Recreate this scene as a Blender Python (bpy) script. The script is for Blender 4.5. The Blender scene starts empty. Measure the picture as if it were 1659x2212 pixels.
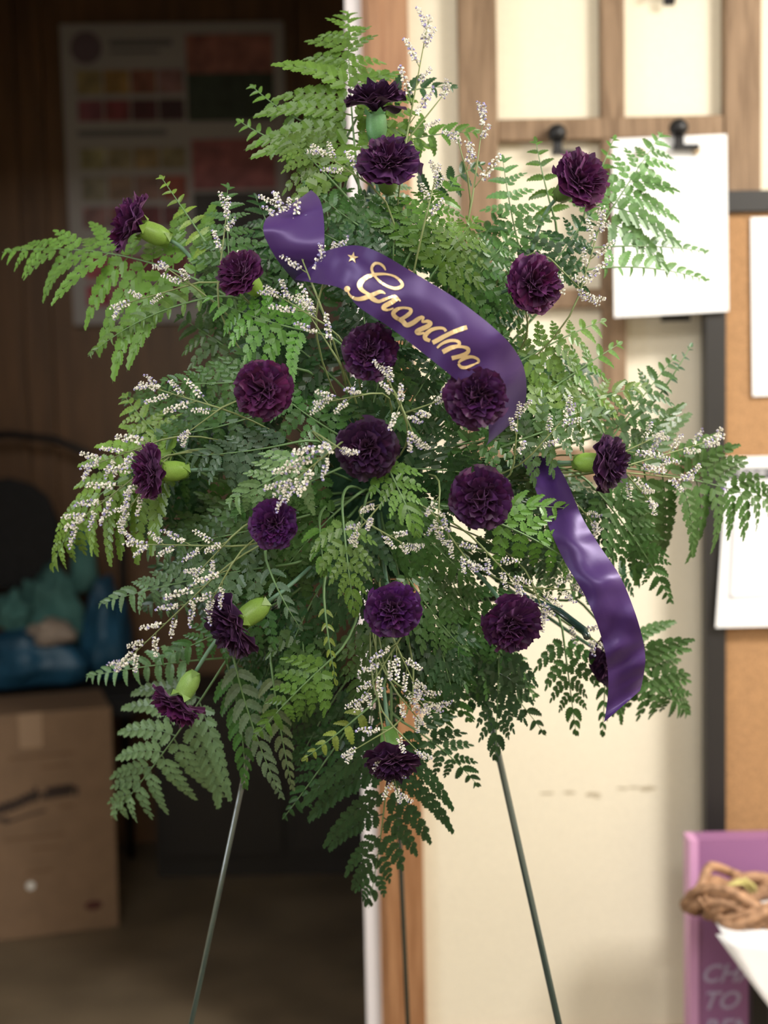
import bpy, math, random
import numpy as np
from mathutils import Vector, Matrix, noise

# ------------------------------------------------------------------ camera
FW, FH, FPX = 1659, 2212, 3190.0
CAMZ = 1.35
scene = bpy.context.scene
COL = scene.collection
cam_d = bpy.data.cameras.new('camera')
cam = bpy.data.objects.new('camera', cam_d)
COL.objects.link(cam)
cam_d.sensor_fit = 'VERTICAL'
cam_d.sensor_height = 36.0
cam_d.lens = 36.0 * FPX / FH
cam_d.clip_start = 0.05
cam_d.clip_end = 30
CR = Matrix.Rotation(math.radians(90 - 5.0), 4, 'X') @ Matrix.Rotation(math.radians(-1.15), 4, 'Z')
cam.matrix_world = Matrix.Translation((0, 0, CAMZ)) @ CR
cam_d.dof.use_dof = True
cam_d.dof.focus_distance = 1.53
cam_d.dof.aperture_fstop = 3.2
scene.camera = cam

# ------------------------------------------------------------------ world, lights, exposure
w = bpy.data.worlds.new('world'); scene.world = w; w.use_nodes = True
w.node_tree.nodes['Background'].inputs[0].default_value = (0.9, 0.93, 1.0, 1)
w.node_tree.nodes['Background'].inputs[1].default_value = 0.25
vs = scene.view_settings
vs.view_transform = 'Standard'; vs.look = 'None'; vs.gamma = 1.0; vs.use_curve_mapping = False
vs.exposure = 0.0
def area(name, loc, rot, sx, sy, power, col):
    l = bpy.data.lights.new(name, 'AREA'); l.shape = 'RECTANGLE'; l.size = sx; l.size_y = sy
    l.energy = power; l.color = col
    o = bpy.data.objects.new(name, l); o.location = loc; o.rotation_euler = [math.radians(a) for a in rot]
    COL.objects.link(o); return o
area('ceiling_panel_light', (1.62, 1.25, 2.50), (12, 0, 0), 0.6, 0.4, 82, (1.0, 0.955, 0.88))
area('ceiling_panel_light', (0.10, -0.35, 2.50), (22, 0, 0), 1.3, 0.7, 46, (1.0, 0.96, 0.90))
area('ceiling_panel_light', (-0.75, 0.90, 2.50), (0, 0, 0), 0.5, 0.5, 10, (0.95, 0.97, 1.0))

area('side_window_light', (-2.40, 0.85, 1.25), (0, -90, 0), 0.7, 0.6, 20, (0.80, 0.88, 1.0))

# ------------------------------------------------------------------ pixel helpers (photo pixel + world depth -> point)
CR3 = CR.to_3x3()
def P(px, py, Y):
    d = CR3 @ Vector((px - FW / 2, -(py - FH / 2), -FPX))
    k = Y / d.y
    return Vector((d.x * k, Y, CAMZ + d.z * k))
def proj(v):
    q = CR3.transposed() @ (Vector(v) - Vector((0, 0, CAMZ)))
    return (FW / 2 - q.x / q.z * FPX, FH / 2 + q.y / q.z * FPX)
def onfloor(px, py):
    d = CR3 @ Vector((px - FW / 2, -(py - FH / 2), -FPX))
    k = -CAMZ / d.z
    return Vector((d.x * k, d.y * k, 0))
def dome(px, py):
    r2 = ((px - 800) / 650.0) ** 2 + ((py - 1030) / 850.0) ** 2
    return 1.49 + 0.15 * min(r2, 1.6)

# ------------------------------------------------------------------ materials
def new_mat(name):
    m = bpy.data.materials.new(name); m.use_nodes = True
    return m, m.node_tree, m.node_tree.nodes['Principled BSDF']
def simple(name, col, rough=0.6, metal=0.0, nscale=0, namt=0.15, bump=0.0, spec=0.5, vec=(1, 1, 1)):
    m, nt, b = new_mat(name)
    b.inputs['Base Color'].default_value = (*col, 1)
    b.inputs['Roughness'].default_value = rough
    b.inputs['Metallic'].default_value = metal
    b.inputs['Specular IOR Level'].default_value = spec
    if nscale:
        tc = nt.nodes.new('ShaderNodeTexCoord'); mp = nt.nodes.new('ShaderNodeMapping')
        mp.inputs['Scale'].default_value = vec
        n = nt.nodes.new('ShaderNodeTexNoise'); n.inputs['Scale'].default_value = nscale; n.inputs['Detail'].default_value = 5
        cr = nt.nodes.new('ShaderNodeValToRGB')
        cr.color_ramp.elements[0].color = (*[c * (1 - namt) for c in col], 1)
        cr.color_ramp.elements[1].color = (*[min(1, c * (1 + namt)) for c in col], 1)
        cr.color_ramp.elements[0].position = .3; cr.color_ramp.elements[1].position = .7
        nt.links.new(tc.outputs['Object'], mp.inputs[0]); nt.links.new(mp.outputs[0], n.inputs['Vector'])
        nt.links.new(n.outputs['Fac'], cr.inputs[0]); nt.links.new(cr.outputs[0], b.inputs['Base Color'])
        if bump:
            bp = nt.nodes.new('ShaderNodeBump'); bp.inputs['Strength'].default_value = bump; bp.inputs['Distance'].default_value = .003
            nt.links.new(n.outputs['Fac'], bp.inputs['Height']); nt.links.new(bp.outputs[0], b.inputs['Normal'])
    return m
def wood(name, c1, c2, rough=.5, sc=14, vec=(6, 6, .5)):
    m, nt, b = new_mat(name)
    b.inputs['Roughness'].default_value = rough
    tc = nt.nodes.new('ShaderNodeTexCoord'); mp = nt.nodes.new('ShaderNodeMapping'); mp.inputs['Scale'].default_value = vec
    n = nt.nodes.new('ShaderNodeTexNoise'); n.inputs['Scale'].default_value = sc; n.inputs['Detail'].default_value = 6; n.inputs['Distortion'].default_value = .6
    cr = nt.nodes.new('ShaderNodeValToRGB'); cr.color_ramp.elements[0].color = (*c1, 1); cr.color_ramp.elements[1].color = (*c2, 1)
    cr.color_ramp.elements[0].position = .35; cr.color_ramp.elements[1].position = .68
    bp = nt.nodes.new('ShaderNodeBump'); bp.inputs['Strength'].default_value = .15; bp.inputs['Distance'].default_value = .002
    nt.links.new(tc.outputs['Object'], mp.inputs[0]); nt.links.new(mp.outputs[0], n.inputs['Vector'])
    nt.links.new(n.outputs['Fac'], cr.inputs[0]); nt.links.new(cr.outputs[0], b.inputs['Base Color'])
    nt.links.new(n.outputs['Fac'], bp.inputs['Height']); nt.links.new(bp.outputs[0], b.inputs['Normal'])
    return m
def objcol_mat(name, rough, transl=0.0, spec=.5, nscale=0, namt=.25, sheen=0, rand=.2):
    """base colour comes from the object's own colour, varied by fine mottling"""
    m, nt, b = new_mat(name)
    b.inputs['Roughness'].default_value = rough; b.inputs['Specular IOR Level'].default_value = spec
    if sheen:
        b.inputs['Sheen Weight'].default_value = sheen; b.inputs['Sheen Roughness'].default_value = .4
        b.inputs['Sheen Tint'].default_value = (.75, .35, .8, 1)
    oi = nt.nodes.new('ShaderNodeObjectInfo')
    tc = nt.nodes.new('ShaderNodeTexCoord')
    n = nt.nodes.new('ShaderNodeTexNoise'); n.inputs['Scale'].default_value = nscale or 5; n.inputs['Detail'].default_value = 4
    nt.links.new(tc.outputs['Object'], n.inputs['Vector'])
    mr = nt.nodes.new('ShaderNodeMapRange'); mr.inputs[1].default_value = .3; mr.inputs[2].default_value = .7
    mr.inputs[3].default_value = 1 - namt; mr.inputs[4].default_value = 1 + namt
    nt.links.new(n.outputs['Fac'], mr.inputs[0])
    mr2 = nt.nodes.new('ShaderNodeMapRange'); mr2.inputs[3].default_value = 1 - rand; mr2.inputs[4].default_value = 1 + rand
    nt.links.new(oi.outputs['Random'], mr2.inputs[0])
    mu = nt.nodes.new('ShaderNodeMath'); mu.operation = 'MULTIPLY'
    nt.links.new(mr.outputs[0], mu.inputs[0]); nt.links.new(mr2.outputs[0], mu.inputs[1])
    mx = nt.nodes.new('ShaderNodeVectorMath'); mx.operation = 'SCALE'
    nt.links.new(oi.outputs['Color'], mx.inputs[0]); nt.links.new(mu.outputs[0], mx.inputs['Scale'])
    nt.links.new(mx.outputs[0], b.inputs['Base Color'])
    if transl:
        out = nt.nodes['Material Output']
        tr = nt.nodes.new('ShaderNodeBsdfTranslucent'); ms = nt.nodes.new('ShaderNodeMixShader'); ms.inputs[0].default_value = transl
        nt.links.new(mx.outputs[0], tr.inputs['Color']); nt.links.new(b.outputs[0], ms.inputs[1]); nt.links.new(tr.outputs[0], ms.inputs[2])
        nt.links.new(ms.outputs[0], out.inputs['Surface'])
    return m

M = {}
M['leaf'] = objcol_mat('fern_leaf', .38, .28, .5, 6, .22)
M['petal'] = objcol_mat('carnation_petal', .55, .12, .25, 5, .35, sheen=.35, rand=.35)
M['calyx'] = objcol_mat('carnation_calyx', .42, .15, .4, 60, .2)
_e = None
M['stem'] = simple('plant_stem', (.10, .19, .07), .5)
M['paststem'] = simple('statice_stem', (.15, .19, .07), .55)
M['floret_w'] = simple('floret_white', (.74, .72, .64), .6)
M['floret_p'] = simple('floret_lavender', (.30, .27, .52), .6)
M['foam'] = simple('floral_foam', (.02, .07, .035), .9, nscale=300, namt=.3)
M['easel'] = simple('easel_paint', (.012, .035, .033), .14, spec=.9)
M['easel'].node_tree.nodes['Principled BSDF'].inputs['IOR'].default_value = 1.65
M['cream'] = simple('cream_wall_paint', (.84, .775, .63), .75, nscale=140, namt=.03, bump=.35)
M['white'] = simple('white_paint', (.78, .75, .80), .5)
M['casing'] = wood('oak_casing', (.29, .135, .06), (.42, .22, .11), .42)
M['sash'] = wood('weathered_sash_wood', (.17, .105, .06), (.30, .20, .125), .7)
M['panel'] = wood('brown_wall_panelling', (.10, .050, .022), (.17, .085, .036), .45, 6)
M['paper'] = simple('white_paper', (.86, .87, .90), .7)
M['ink'] = simple('grey_print', (.28, .28, .31), .7)
M['ink2'] = simple('pale_print', (.60, .60, .64), .7)
M['darkband'] = simple('dark_print_band', (.10, .10, .11), .6)
M['blackframe'] = simple('black_board_frame', (.016, .015, .016), .45)
M['cork'] = simple('cork', (.37, .205, .095), .85, nscale=220, namt=.22, bump=.2)
M['blackmetal'] = simple('black_metal', (.02, .02, .022), .35, .6)
M['tan'] = simple('tan_plastic', (.55, .42, .28), .5)
M['purplepin'] = simple('purple_plastic', (.16, .05, .42), .35)
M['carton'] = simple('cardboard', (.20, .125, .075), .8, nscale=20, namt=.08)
M['cartonink'] = simple('carton_print', (.045, .028, .022), .8)
M['cartonink2'] = simple('carton_small_print', (.15, .085, .045), .8)
M['cartonred'] = simple('carton_red_print', (.075, .02, .015), .8)
M['tape'] = simple('packing_tape', (.30, .20, .13), .35)
M['blackfab'] = simple('black_fabric', (.012, .012, .013), .9, nscale=60, namt=.3)
M['teal'] = simple('teal_cloth', (.06, .17, .16), .8, nscale=12, namt=.3)
M['bluebag'] = simple('blue_bag', (.02, .09, .17), .45, nscale=10, namt=.4)
M['linen'] = simple('off_white_cloth', (.40, .33, .28), .8)
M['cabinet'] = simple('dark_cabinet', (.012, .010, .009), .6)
M['floor'] = simple('vinyl_floor', (.13, .098, .062), .55, nscale=5, namt=.25)
M['ceil'] = simple('ceiling_paint', (.75, .73, .68), .8)
M['pinkedge'] = simple('pink_edge', (.60, .31, .55), .5)
M['purplebox'] = simple('purple_print', (.29, .125, .28), .5)
M['mauveink'] = simple('mauve_lettering', (.44, .38, .56), .5)
M['vine'] = wood('grapevine', (.22, .12, .065), (.50, .29, .17), .7, 30, (2, 2, 2))
M['raffia'] = simple('raffia', (.50, .45, .17), .7)
M['cloth'] = simple('white_cloth', (.86, .86, .90), .8)
M['gold'], _nt, _b = new_mat('gold_glitter')
_b.inputs['Base Color'].default_value = (.78, .60, .34, 1); _b.inputs['Metallic'].default_value = .6; _b.inputs['Roughness'].default_value = .30
_v = _nt.nodes.new('ShaderNodeTexVoronoi'); _v.inputs['Scale'].default_value = 700
_tc = _nt.nodes.new('ShaderNodeTexCoord'); _bp = _nt.nodes.new('ShaderNodeBump'); _bp.inputs['Strength'].default_value = 1.0; _bp.inputs['Distance'].default_value = .004
_nt.links.new(_tc.outputs['Object'], _v.inputs['Vector']); _nt.links.new(_v.outputs['Color'], _bp.inputs['Height']); _nt.links.new(_bp.outputs[0], _b.inputs['Normal'])
M['satin'], _nt, _b = new_mat('purple_satin')
_b.inputs['Base Color'].default_value = (.036, .013, .088, 1); _b.inputs['Roughness'].default_value = .40
_b.inputs['Specular IOR Level'].default_value = .5; _b.inputs['Specular Tint'].default_value = (.72, .62, 1, 1); _b.inputs['Sheen Weight'].default_value = .12; _b.inputs['Sheen Tint'].default_value = (.5, .35, .8, 1)
_b.inputs['Anisotropic'].default_value = .5
def swatch(i, c):
    return simple('poster_print_%d' % i, c, .6, nscale=25, namt=.45)

# ------------------------------------------------------------------ mesh helpers
class MB:
    def __init__(s): s.v = []; s.f = []; s.mi = []
    def add(s, vs_, fs_, mi=0):
        o = len(s.v); s.v.extend([tuple(v) for v in vs_]); s.f.extend([tuple(i + o for i in f) for f in fs_]); s.mi.extend([mi] * len(fs_)); return s
    def box(s, a, b, mi=0):
        (x0, y0, z0), (x1, y1, z1) = a, b
        x0, x1 = min(x0, x1), max(x0, x1); y0, y1 = min(y0, y1), max(y0, y1); z0, z1 = min(z0, z1), max(z0, z1)
        vs_ = [(x0, y0, z0), (x1, y0, z0), (x1, y1, z0), (x0, y1, z0), (x0, y0, z1), (x1, y0, z1), (x1, y1, z1), (x0, y1, z1)]
        return s.add(vs_, [(0, 3, 2, 1), (4, 5, 6, 7), (0, 1, 5, 4), (1, 2, 6, 5), (2, 3, 7, 6), (3, 0, 4, 7)], mi)
    def tube(s, pts, rad, n=6, mi=0, cap=True):
        pts = [Vector(p) for p in pts]; k = len(pts)
        if not hasattr(rad, '__len__'): rad = [rad] * k
        vs_ = []; prev = None
        for i, p in enumerate(pts):
            t = (pts[min(i + 1, k - 1)] - pts[max(i - 1, 0)])
            t = t.normalized() if t.length > 1e-9 else Vector((0, 0, 1))
            if prev is None:
                a = Vector((0, 0, 1)) if abs(t.z) < .9 else Vector((1, 0, 0))
                u = t.cross(a).normalized()
            else:
                u = (prev - t * prev.dot(t)).normalized()
            prev = u; v2 = t.cross(u)
            for j in range(n):
                a = 2 * math.pi * j / n
                vs_.append(p + (u * math.cos(a) + v2 * math.sin(a)) * rad[i])
        fs_ = [(i * n + j, i * n + (j + 1) % n, (i + 1) * n + (j + 1) % n, (i + 1) * n + j) for i in range(k - 1) for j in range(n)]
        if cap: fs_ += [tuple(range(n))[::-1], tuple(range((k - 1) * n, k * n))]
        return s.add(vs_, fs_, mi)
    def grid(s, rows, mi=0):
        n = len(rows[0]); vs_ = [p for r in rows for p in r]
        return s.add(vs_, [(i * n + j, i * n + j + 1, (i + 1) * n + j + 1, (i + 1) * n + j) for i in range(len(rows) - 1) for j in range(n - 1)], mi)
    def lathe(s, prof, n=16, M4=None, mi=0):
        vs_ = []
        for (r, z) in prof:
            for j in range(n):
                a = 2 * math.pi * j / n
                p = Vector((r * math.cos(a), r * math.sin(a), z))
                vs_.append(M4 @ p if M4 else p)
        k = len(prof)
        fs_ = [(i * n + j, i * n + (j + 1) % n, (i + 1) * n + (j + 1) % n, (i + 1) * n + j) for i in range(k - 1) for j in range(n)]
        fs_ += [tuple(range(n))[::-1], tuple(range((k - 1) * n, k * n))]
        return s.add(vs_, fs_, mi)
    def mesh(s, name, mats, smooth=False, off=None):
        me = bpy.data.meshes.new(name)
        v = s.v if off is None else [(a[0] - off[0], a[1] - off[1], a[2] - off[2]) for a in s.v]
        me.from_pydata(v, [], s.f)
        for m in (mats if isinstance(mats, (list, tuple)) else [mats]): me.materials.append(m)
        if any(s.mi): me.polygons.foreach_set('material_index', s.mi)
        if smooth: me.polygons.foreach_set('use_smooth', [True] * len(s.f))
        me.update(); return me
def link(name, me, parent=None, mat=None, color=None):
    o = bpy.data.objects.new(name, me)
    if parent is not None: o.parent = parent
    if mat is not None: o.matrix_basis = mat
    if color is not None: o.color = (*color, 1)
    COL.objects.link(o); return o
def tag(o, label=None, cat=None, group=None, kind=None):
    if label: o['label'] = label
    if cat: o['category'] = cat
    if group: o['group'] = group
    if kind: o['kind'] = kind
    return o
def thing(name, label, cat, loc=(0, 0, 0), group=None):
    o = bpy.data.objects.new(name, None); o.location = loc; o.empty_display_size = .02; COL.objects.link(o)
    return tag(o, label, cat, group)
def part(name, mb, mat, parent, smooth=False, label=None, kind=None, color=None, bevel=0):
    """mb holds world coordinates; the part is stored relative to its thing's origin"""
    off = (0, 0, 0); q = parent
    while q is not None:
        off = (off[0] + q.location[0], off[1] + q.location[1], off[2] + q.location[2]); q = q.parent
    o = link(name, mb.mesh(name, mat, smooth, off), parent, None, color)
    if bevel:
        b = o.modifiers.new('bevel', 'BEVEL'); b.width = bevel; b.segments = 2; b.limit_method = 'ANGLE'
    tag(o, label, None, None, kind); return o
def solo(name, mb, mat, label=None, cat=None, group=None, kind=None, smooth=False, bevel=0, loc=None):
    loc = loc or (0, 0, 0)
    o = link(name, mb.mesh(name, mat, smooth, loc)); o.location = loc
    if bevel:
        b = o.modifiers.new('bevel', 'BEVEL'); b.width = bevel; b.segments = 2; b.limit_method = 'ANGLE'
    return tag(o, label, cat, group, kind)
def struct(name, mb, mat): return solo(name, mb, mat, kind='structure')
def bez(a, c, b, t): return a * (1 - t) ** 2 + c * (2 * t * (1 - t)) + b * t ** 2
def cr_interp(pts, n):
    """Catmull-Rom through tuples of equal length"""
    a = np.array(pts, float); out = []
    k = len(a)
    for i in range(n):
        u = i / (n - 1) * (k - 1); j = min(int(u), k - 2); t = u - j
        p0, p1, p2, p3 = a[max(j - 1, 0)], a[j], a[j + 1], a[min(j + 2, k - 1)]
        out.append(.5 * ((2 * p1) + (-p0 + p2) * t + (2 * p0 - 5 * p1 + 4 * p2 - p3) * t * t + (-p0 + 3 * p1 - 3 * p2 + p3) * t ** 3))
    return np.array(out)

# ================================================================== THE ROOM
WY = 2.78                      # front face of the back wall
xj = P(803, 1106, WY).x        # doorway's right edge
xl = xj - 1.02                 # doorway's left edge (out of frame)
DH = 2.10
struct('floor', MB().box((-2.6, -1.2, -.05), (2.4, 5.2, 0)), M['floor'])
struct('ceiling', MB().box((-2.6, -1.2, 2.6), (2.4, 5.2, 2.65)), M['ceil'])
struct('wall_right', MB().box((2.3, -1.2, 0), (2.4, WY, 2.6)), M['cream'])
struct('wall_left', MB().box((-2.6, -1.2, 0), (-2.5, 5.0, 2.6)), M['cream'])
struct('wall_front', MB().box((-2.6, -1.3, 0), (2.4, -1.2, 2.6)), M['cream'])
wb = MB()
wb.box((xj + .01, WY, 0), (2.4, WY + .12, 2.6)); wb.box((-2.6, WY, 0), (xl, WY + .12, 2.6)); wb.box((xl, WY, DH), (xj + .01, WY + .12, 2.6))
struct('wall_back', wb, M['cream'])
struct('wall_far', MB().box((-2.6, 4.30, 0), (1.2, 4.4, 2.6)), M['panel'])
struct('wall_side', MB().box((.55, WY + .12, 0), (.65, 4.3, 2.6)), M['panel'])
# panel seams on the far wall: raised battens
for k, px in enumerate((40, 100, 640)):
    x = P(px, 600, 4.29).x
    o = struct('trim_%d' % (k + 1), MB().box((x - .012, 4.275, 0), (x + .012, 4.30, 2.6)), M['panel'])
# white jamb seen on the edge of the doorway, oak casing on the wall
jw = P(803, 1106, WY).x - P(769, 1106, WY).x
struct('trim_4', MB().box((xj - jw, WY - .012, 0), (xj + .012, WY + .13, DH)), M['white'])
xc1 = P(900, 1106, WY).x
ob = struct('trim_5', MB().box((xj, WY - .022, 0), (xc1, WY, 2.18)).box((xj + .012, WY - .028, 0), (xj + .035, WY - .02, 2.18)), M['casing'])
struct('baseboard_back', MB().box((xc1, WY - .014, 0), (2.3, WY, .09)), M['casing'])

# scuff marks on the wall
sc = MB()
rnd = random.Random(5)
for (px, py, wd, hh) in ((1182, 1714, 18, 3), (1230, 1712, 15, 4), (1280, 1716, 20, 6), (1290, 1722, 8, 3), (1345, 1703, 16, 3), (1398, 1703, 24, 6), (1370, 1701, 16, 3)):
    c = P(px, py, WY - .0008); k = WY / FPX
    ring = [(c.x + wd * k * math.cos(a) * rnd.uniform(.7, 1), c.y, c.z + hh * k * math.sin(a) * rnd.uniform(.6, 1)) for a in [i * math.pi / 5 for i in range(10)]]
    sc.add(ring, [tuple(range(10))[::-1]])
solo('scuff_marks', sc, simple('scuff', (.50, .43, .31), .8), kind='structure')

def pbox(px0, py0, px1, py1, Yf, Yb, ref=None):
    """axis-aligned box whose front face spans about these photo pixels"""
    mx, my = (px0 + px1) / 2, (py0 + py1) / 2
    return (P(px0, my, Yf).x, Yf, P(mx, py1, Yf).z), (P(px1, my, Yf).x, Yb, P(mx, py0, Yf).z)

# ------------------------------------------------------------------ old window sash hung on the wall
Ys = WY - .035
s0 = P(1030, 300, Ys)
sash = thing('window_sash', 'weathered brown wooden window sash without glass, hung on the cream wall', 'window frame', (s0.x, Ys, s0.z))
xs = [P(x, 300, Ys).x for x in (993, 1076, 1300, 1352, 1566, 1645)]
zt = P(1300, -260, Ys).z; zb = P(1300, 1036, Ys).z
zr = [P(1300, y, Ys).z for y in (300, 252, 664, 622, 1036, 968)]
part('stile', MB().box((xs[0], Ys, zb), (xs[1], WY, zt)), M['sash'], sash, bevel=.003)
part('stile', MB().box((xs[4], Ys, zb), (xs[5], WY, zt)), M['sash'], sash, bevel=.003)
part('rail', MB().box((xs[1], Ys, zt - .06), (xs[4], WY, zt)), M['sash'], sash, bevel=.003)
part('rail', MB().box((xs[1], Ys + .001, zr[4]), (xs[4], WY, zr[5])), M['sash'], sash, bevel=.003)
part('muntin', MB().box((xs[1], Ys + .004, zr[0]), (xs[4], WY, zr[1])), M['sash'], sash, bevel=.004)
part('muntin', MB().box((xs[1], Ys + .004, zr[2]), (xs[4], WY, zr[3])), M['sash'], sash, bevel=.004)
part('muntin', MB().box((xs[2], Ys + .006, zr[4]), (xs[3], WY, zt)), M['sash'], sash, bevel=.004)

# binder clips on the middle rail
def clip(px, py, label, off=.014):
    Y = Ys - off
    c = P(px, py, Y); k = Y / FPX
    t = thing('bulldog_clip', label, 'clip', (c.x, Y, c.z), 'black clips on the window sash rail')
    rot = Matrix.Translation(c) @ Matrix.Rotation(math.radians(90), 4, 'X')
    part('knob', MB().lathe([(.2 * k, -.013), (17 * k, -.012), (20 * k, -.006), (20 * k, .004), (14 * k, .012), (.2 * k, .013)], 20, rot), M['blackmetal'], t, True)
    part('neck', MB().box((c.x - 9 * k, Y - .004, c.z - 44 * k), (c.x + 11 * k, Y + .004, c.z)), M['blackmetal'], t, bevel=.002)
    part('jaw', MB().box((c.x - 12 * k, Y - .010, c.z - 46 * k), (c.x + 42 * k, Y + .008, c.z - 36 * k)).tube([(c.x - 12 * k, Y - .006, c.z - 41 * k), (c.x + 42 * k, Y - .006, c.z - 41 * k)], 5 * k, 8), M['blackmetal'], t, bevel=.001)
    if off > .02: part('arm', MB().tube([(c.x, Y, c.z), (c.x, Ys + .004, c.z - .012)], .004, 8), M['blackmetal'], t)
    return t
clip(1203, 288, 'black bulldog clip on the sash rail above the upper right carnation')
clip(1466, 276, 'black bulldog clip holding the blank white sheet', .078)

# wall hook at the top edge
hk = P(1452, -10, WY - .03)
t = thing('wall_hook', 'small black hook on the wall at the top of the right sash pane', 'hook', hk)
part('plate', MB().box((hk.x - .010, WY - .004, hk.z - .01), (hk.x + .010, WY, hk.z + .05)), M['blackmetal'], t)
part('prong', MB().tube([(hk.x, WY - .004, hk.z + .03), (hk.x, WY - .03, hk.z + .02), (hk.x, WY - .04, hk.z), (hk.x, WY - .035, hk.z - .008), (hk.x + .002, WY - .03, hk.z - .003)], .006, 8), M['blackmetal'], t, True)
tl = MB()
for k in range(7):
    tl.tube([(hk.x - .02 + .008 * k, WY - .045, hk.z + .03), (hk.x - .025 + .009 * k, WY - .045, hk.z + .004 + .003 * (k % 3))], .0025, 5)
solo('key_tassel', tl, M['blackfab'], 'black fringe of a tassel hanging from the wall hook', 'tassel', loc=hk)

# ------------------------------------------------------------------ sheet of paper hanging from the clip, with two tan tacks
def sheet(name, label, c4, Y, grid=8, wob=.004, thick=.0006, loc=None, mat='paper'):
    """c4: TL TR BR BL photo pixels"""
    mb = MB(); rows = []
    for back in (0, 1):
        rows = []
        for i in range(grid + 1):
            r = []
            for j in range(grid + 1):
                u, v = j / grid, i / grid
                px = (c4[0][0] * (1 - u) + c4[1][0] * u) * (1 - v) + (c4[3][0] * (1 - u) + c4[2][0] * u) * v
                py = (c4[0][1] * (1 - u) + c4[1][1] * u) * (1 - v) + (c4[3][1] * (1 - u) + c4[2][1] * u) * v
                q = P(px, py, Y - wob * v * (1 + .4 * math.sin(u * 3)) + back * thick); r.append(q)
            rows.append(r if not back else r[::-1])
        mb.grid(rows)
    c = P((c4[0][0] + c4[2][0]) / 2, (c4[0][1] + c4[2][1]) / 2, Y)
    return solo(name, mb, M[mat], label, 'paper', smooth=False, loc=c)
Yp = 2.625
pp = sheet('paper_sheet', 'blank white sheet of paper hanging by a black clip in front of the sash', ((1322, 300), (1570, 290), (1574, 672), (1327, 686)), 2.678, wob=.006)
for (px, py, lb) in ((1384, 329, 'tan thumbtack on the upper left of the blank white sheet'), (1503, 326, 'tan thumbtack beside the clip on the blank white sheet')):
    c = P(px, py, 2.676); R = Matrix.Translation(c) @ Matrix.Rotation(math.radians(90), 4, 'X')
    solo('thumbtack', MB().lathe([(.0005, -.001), (.0035, 0), (.0075, .004), (.0078, .006), (.0005, .0085)], 16, R), M['tan'], lb, 'thumbtack', 'tan thumbtacks', smooth=True, loc=c)
a, b = pbox(1430, 680, 1492, 694, WY - .06, WY - .045)
solo('magnet_strip', MB().box(a, b), M['blackmetal'], 'small black strip behind the bottom edge of the blank white sheet', 'clip', bevel=.001)

# ------------------------------------------------------------------ cork board
Yb = 2.685
cb = P(1600, 1180, Yb)
board = thing('cork_board', 'cork notice board in a black frame standing off the wall at the right', 'notice board', cb)
bx0, bx1 = P(1524, 1180, Yb).x, P(1569, 1180, Yb).x
bx2 = bx0 + .75
bz0, bz1 = P(1600, 411, Yb).z, P(1600, 458, Yb).z
bz2, bz3 = P(1600, 1903, Yb).z, P(1600, 1957, Yb).z
part('frame_side', MB().box((bx0, Yb, bz3), (bx1, Yb + .035, bz0)), M['blackframe'], board, bevel=.002)
part('frame_side', MB().box((bx2 - .04, Yb, bz3), (bx2, Yb + .035, bz0)), M['blackframe'], board, bevel=.002)
part('frame_rail', MB().box((bx1, Yb, bz1), (bx2 - .04, Yb + .035, bz0)), M['blackframe'], board, bevel=.002)
part('frame_rail', MB().box((bx1, Yb, bz3), (bx2 - .04, Yb + .035, bz2)), M['blackframe'], board, bevel=.002)
part('cork_panel', MB().box((bx1, Yb + .012, bz2), (bx2 - .04, Yb + .03, bz1)), M['cork'], board)
lab = MB()
for (px, py, ww, hh) in ((1546, 1826, 7, 9), (1546, 1851, 5, 14)):
    c = P(px, py, Yb - .0006); k = Yb / FPX
    lab.box((c.x - ww * k, Yb - .0006, c.z - hh * k), (c.x + ww * k, Yb, c.z + hh * k))
part('maker_mark', lab, simple('worn_mark', (.16, .15, .15), .6), board, label='pale grey worn mark near the foot of the frame')
# legs so it stands on the floor
for x in (bx0 + .03, bx2 - .03):
    part('leg', MB().box((x - .012, Yb + .005, 0), (x + .012, Yb + .03, bz3)), M['blackframe'], board)

s1 = sheet('paper_sheet', 'white sheet pinned high on the cork, cut off by the picture edge', ((1622, 470), (1800, 466), (1805, 850), (1626, 856)), Yb + .006, wob=.002)
s2 = sheet('paper_sheet', 'white printed form with a dark heading band pinned to the lower cork', ((1566, 988), (1800, 982), (1800, 1300), (1562, 1300)), Yb - .004, wob=.001)
s3 = sheet('paper_sheet', 'slanted white certificate with a grey ruled border overlapping the printed form', ((1566, 1066), (1820, 1058), (1810, 1350), (1546, 1356)), Yb - .009, wob=.006)
def band(px0, py0, px1, py1, Y):
    a, b = pbox(px0, py0, px1, py1, Y, Y + .0005); return MB().box(a, b)
def quad_strip(mb, pts, wpx, Y):
    for (x0, y0), (x1, y1) in zip(pts[:-1], pts[1:]):
        a = P(x0, y0, Y); b = P(x1, y1, Y); d = (b - a); n = Vector((-d.z, 0, d.x)).normalized() * wpx * Y / FPX / 2
        mb.add([a - n, b - n, b + n, a + n], [(0, 1, 2, 3)])
part('heading_band', band(1570, 1010, 1780, 1034, Yb - .0062), M['darkband'], s2, label='dark heading band')
tx = MB()
for i in range(3): tx.box(*pbox(1594 + i * 22, 1018, 1610 + i * 22, 1024, Yb - .0070, Yb - .0064))
part('heading_print', tx, M['ink2'], s2)
ln = MB(); quad_strip(ln, [(1590, 1095), (1578, 1290), (1700, 1284)], 7, Yb - .0168)
part('ruled_border', ln, M['ink2'], s3, label='pale grey ruled border')
ln = MB()
rnd = random.Random(3)
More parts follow.
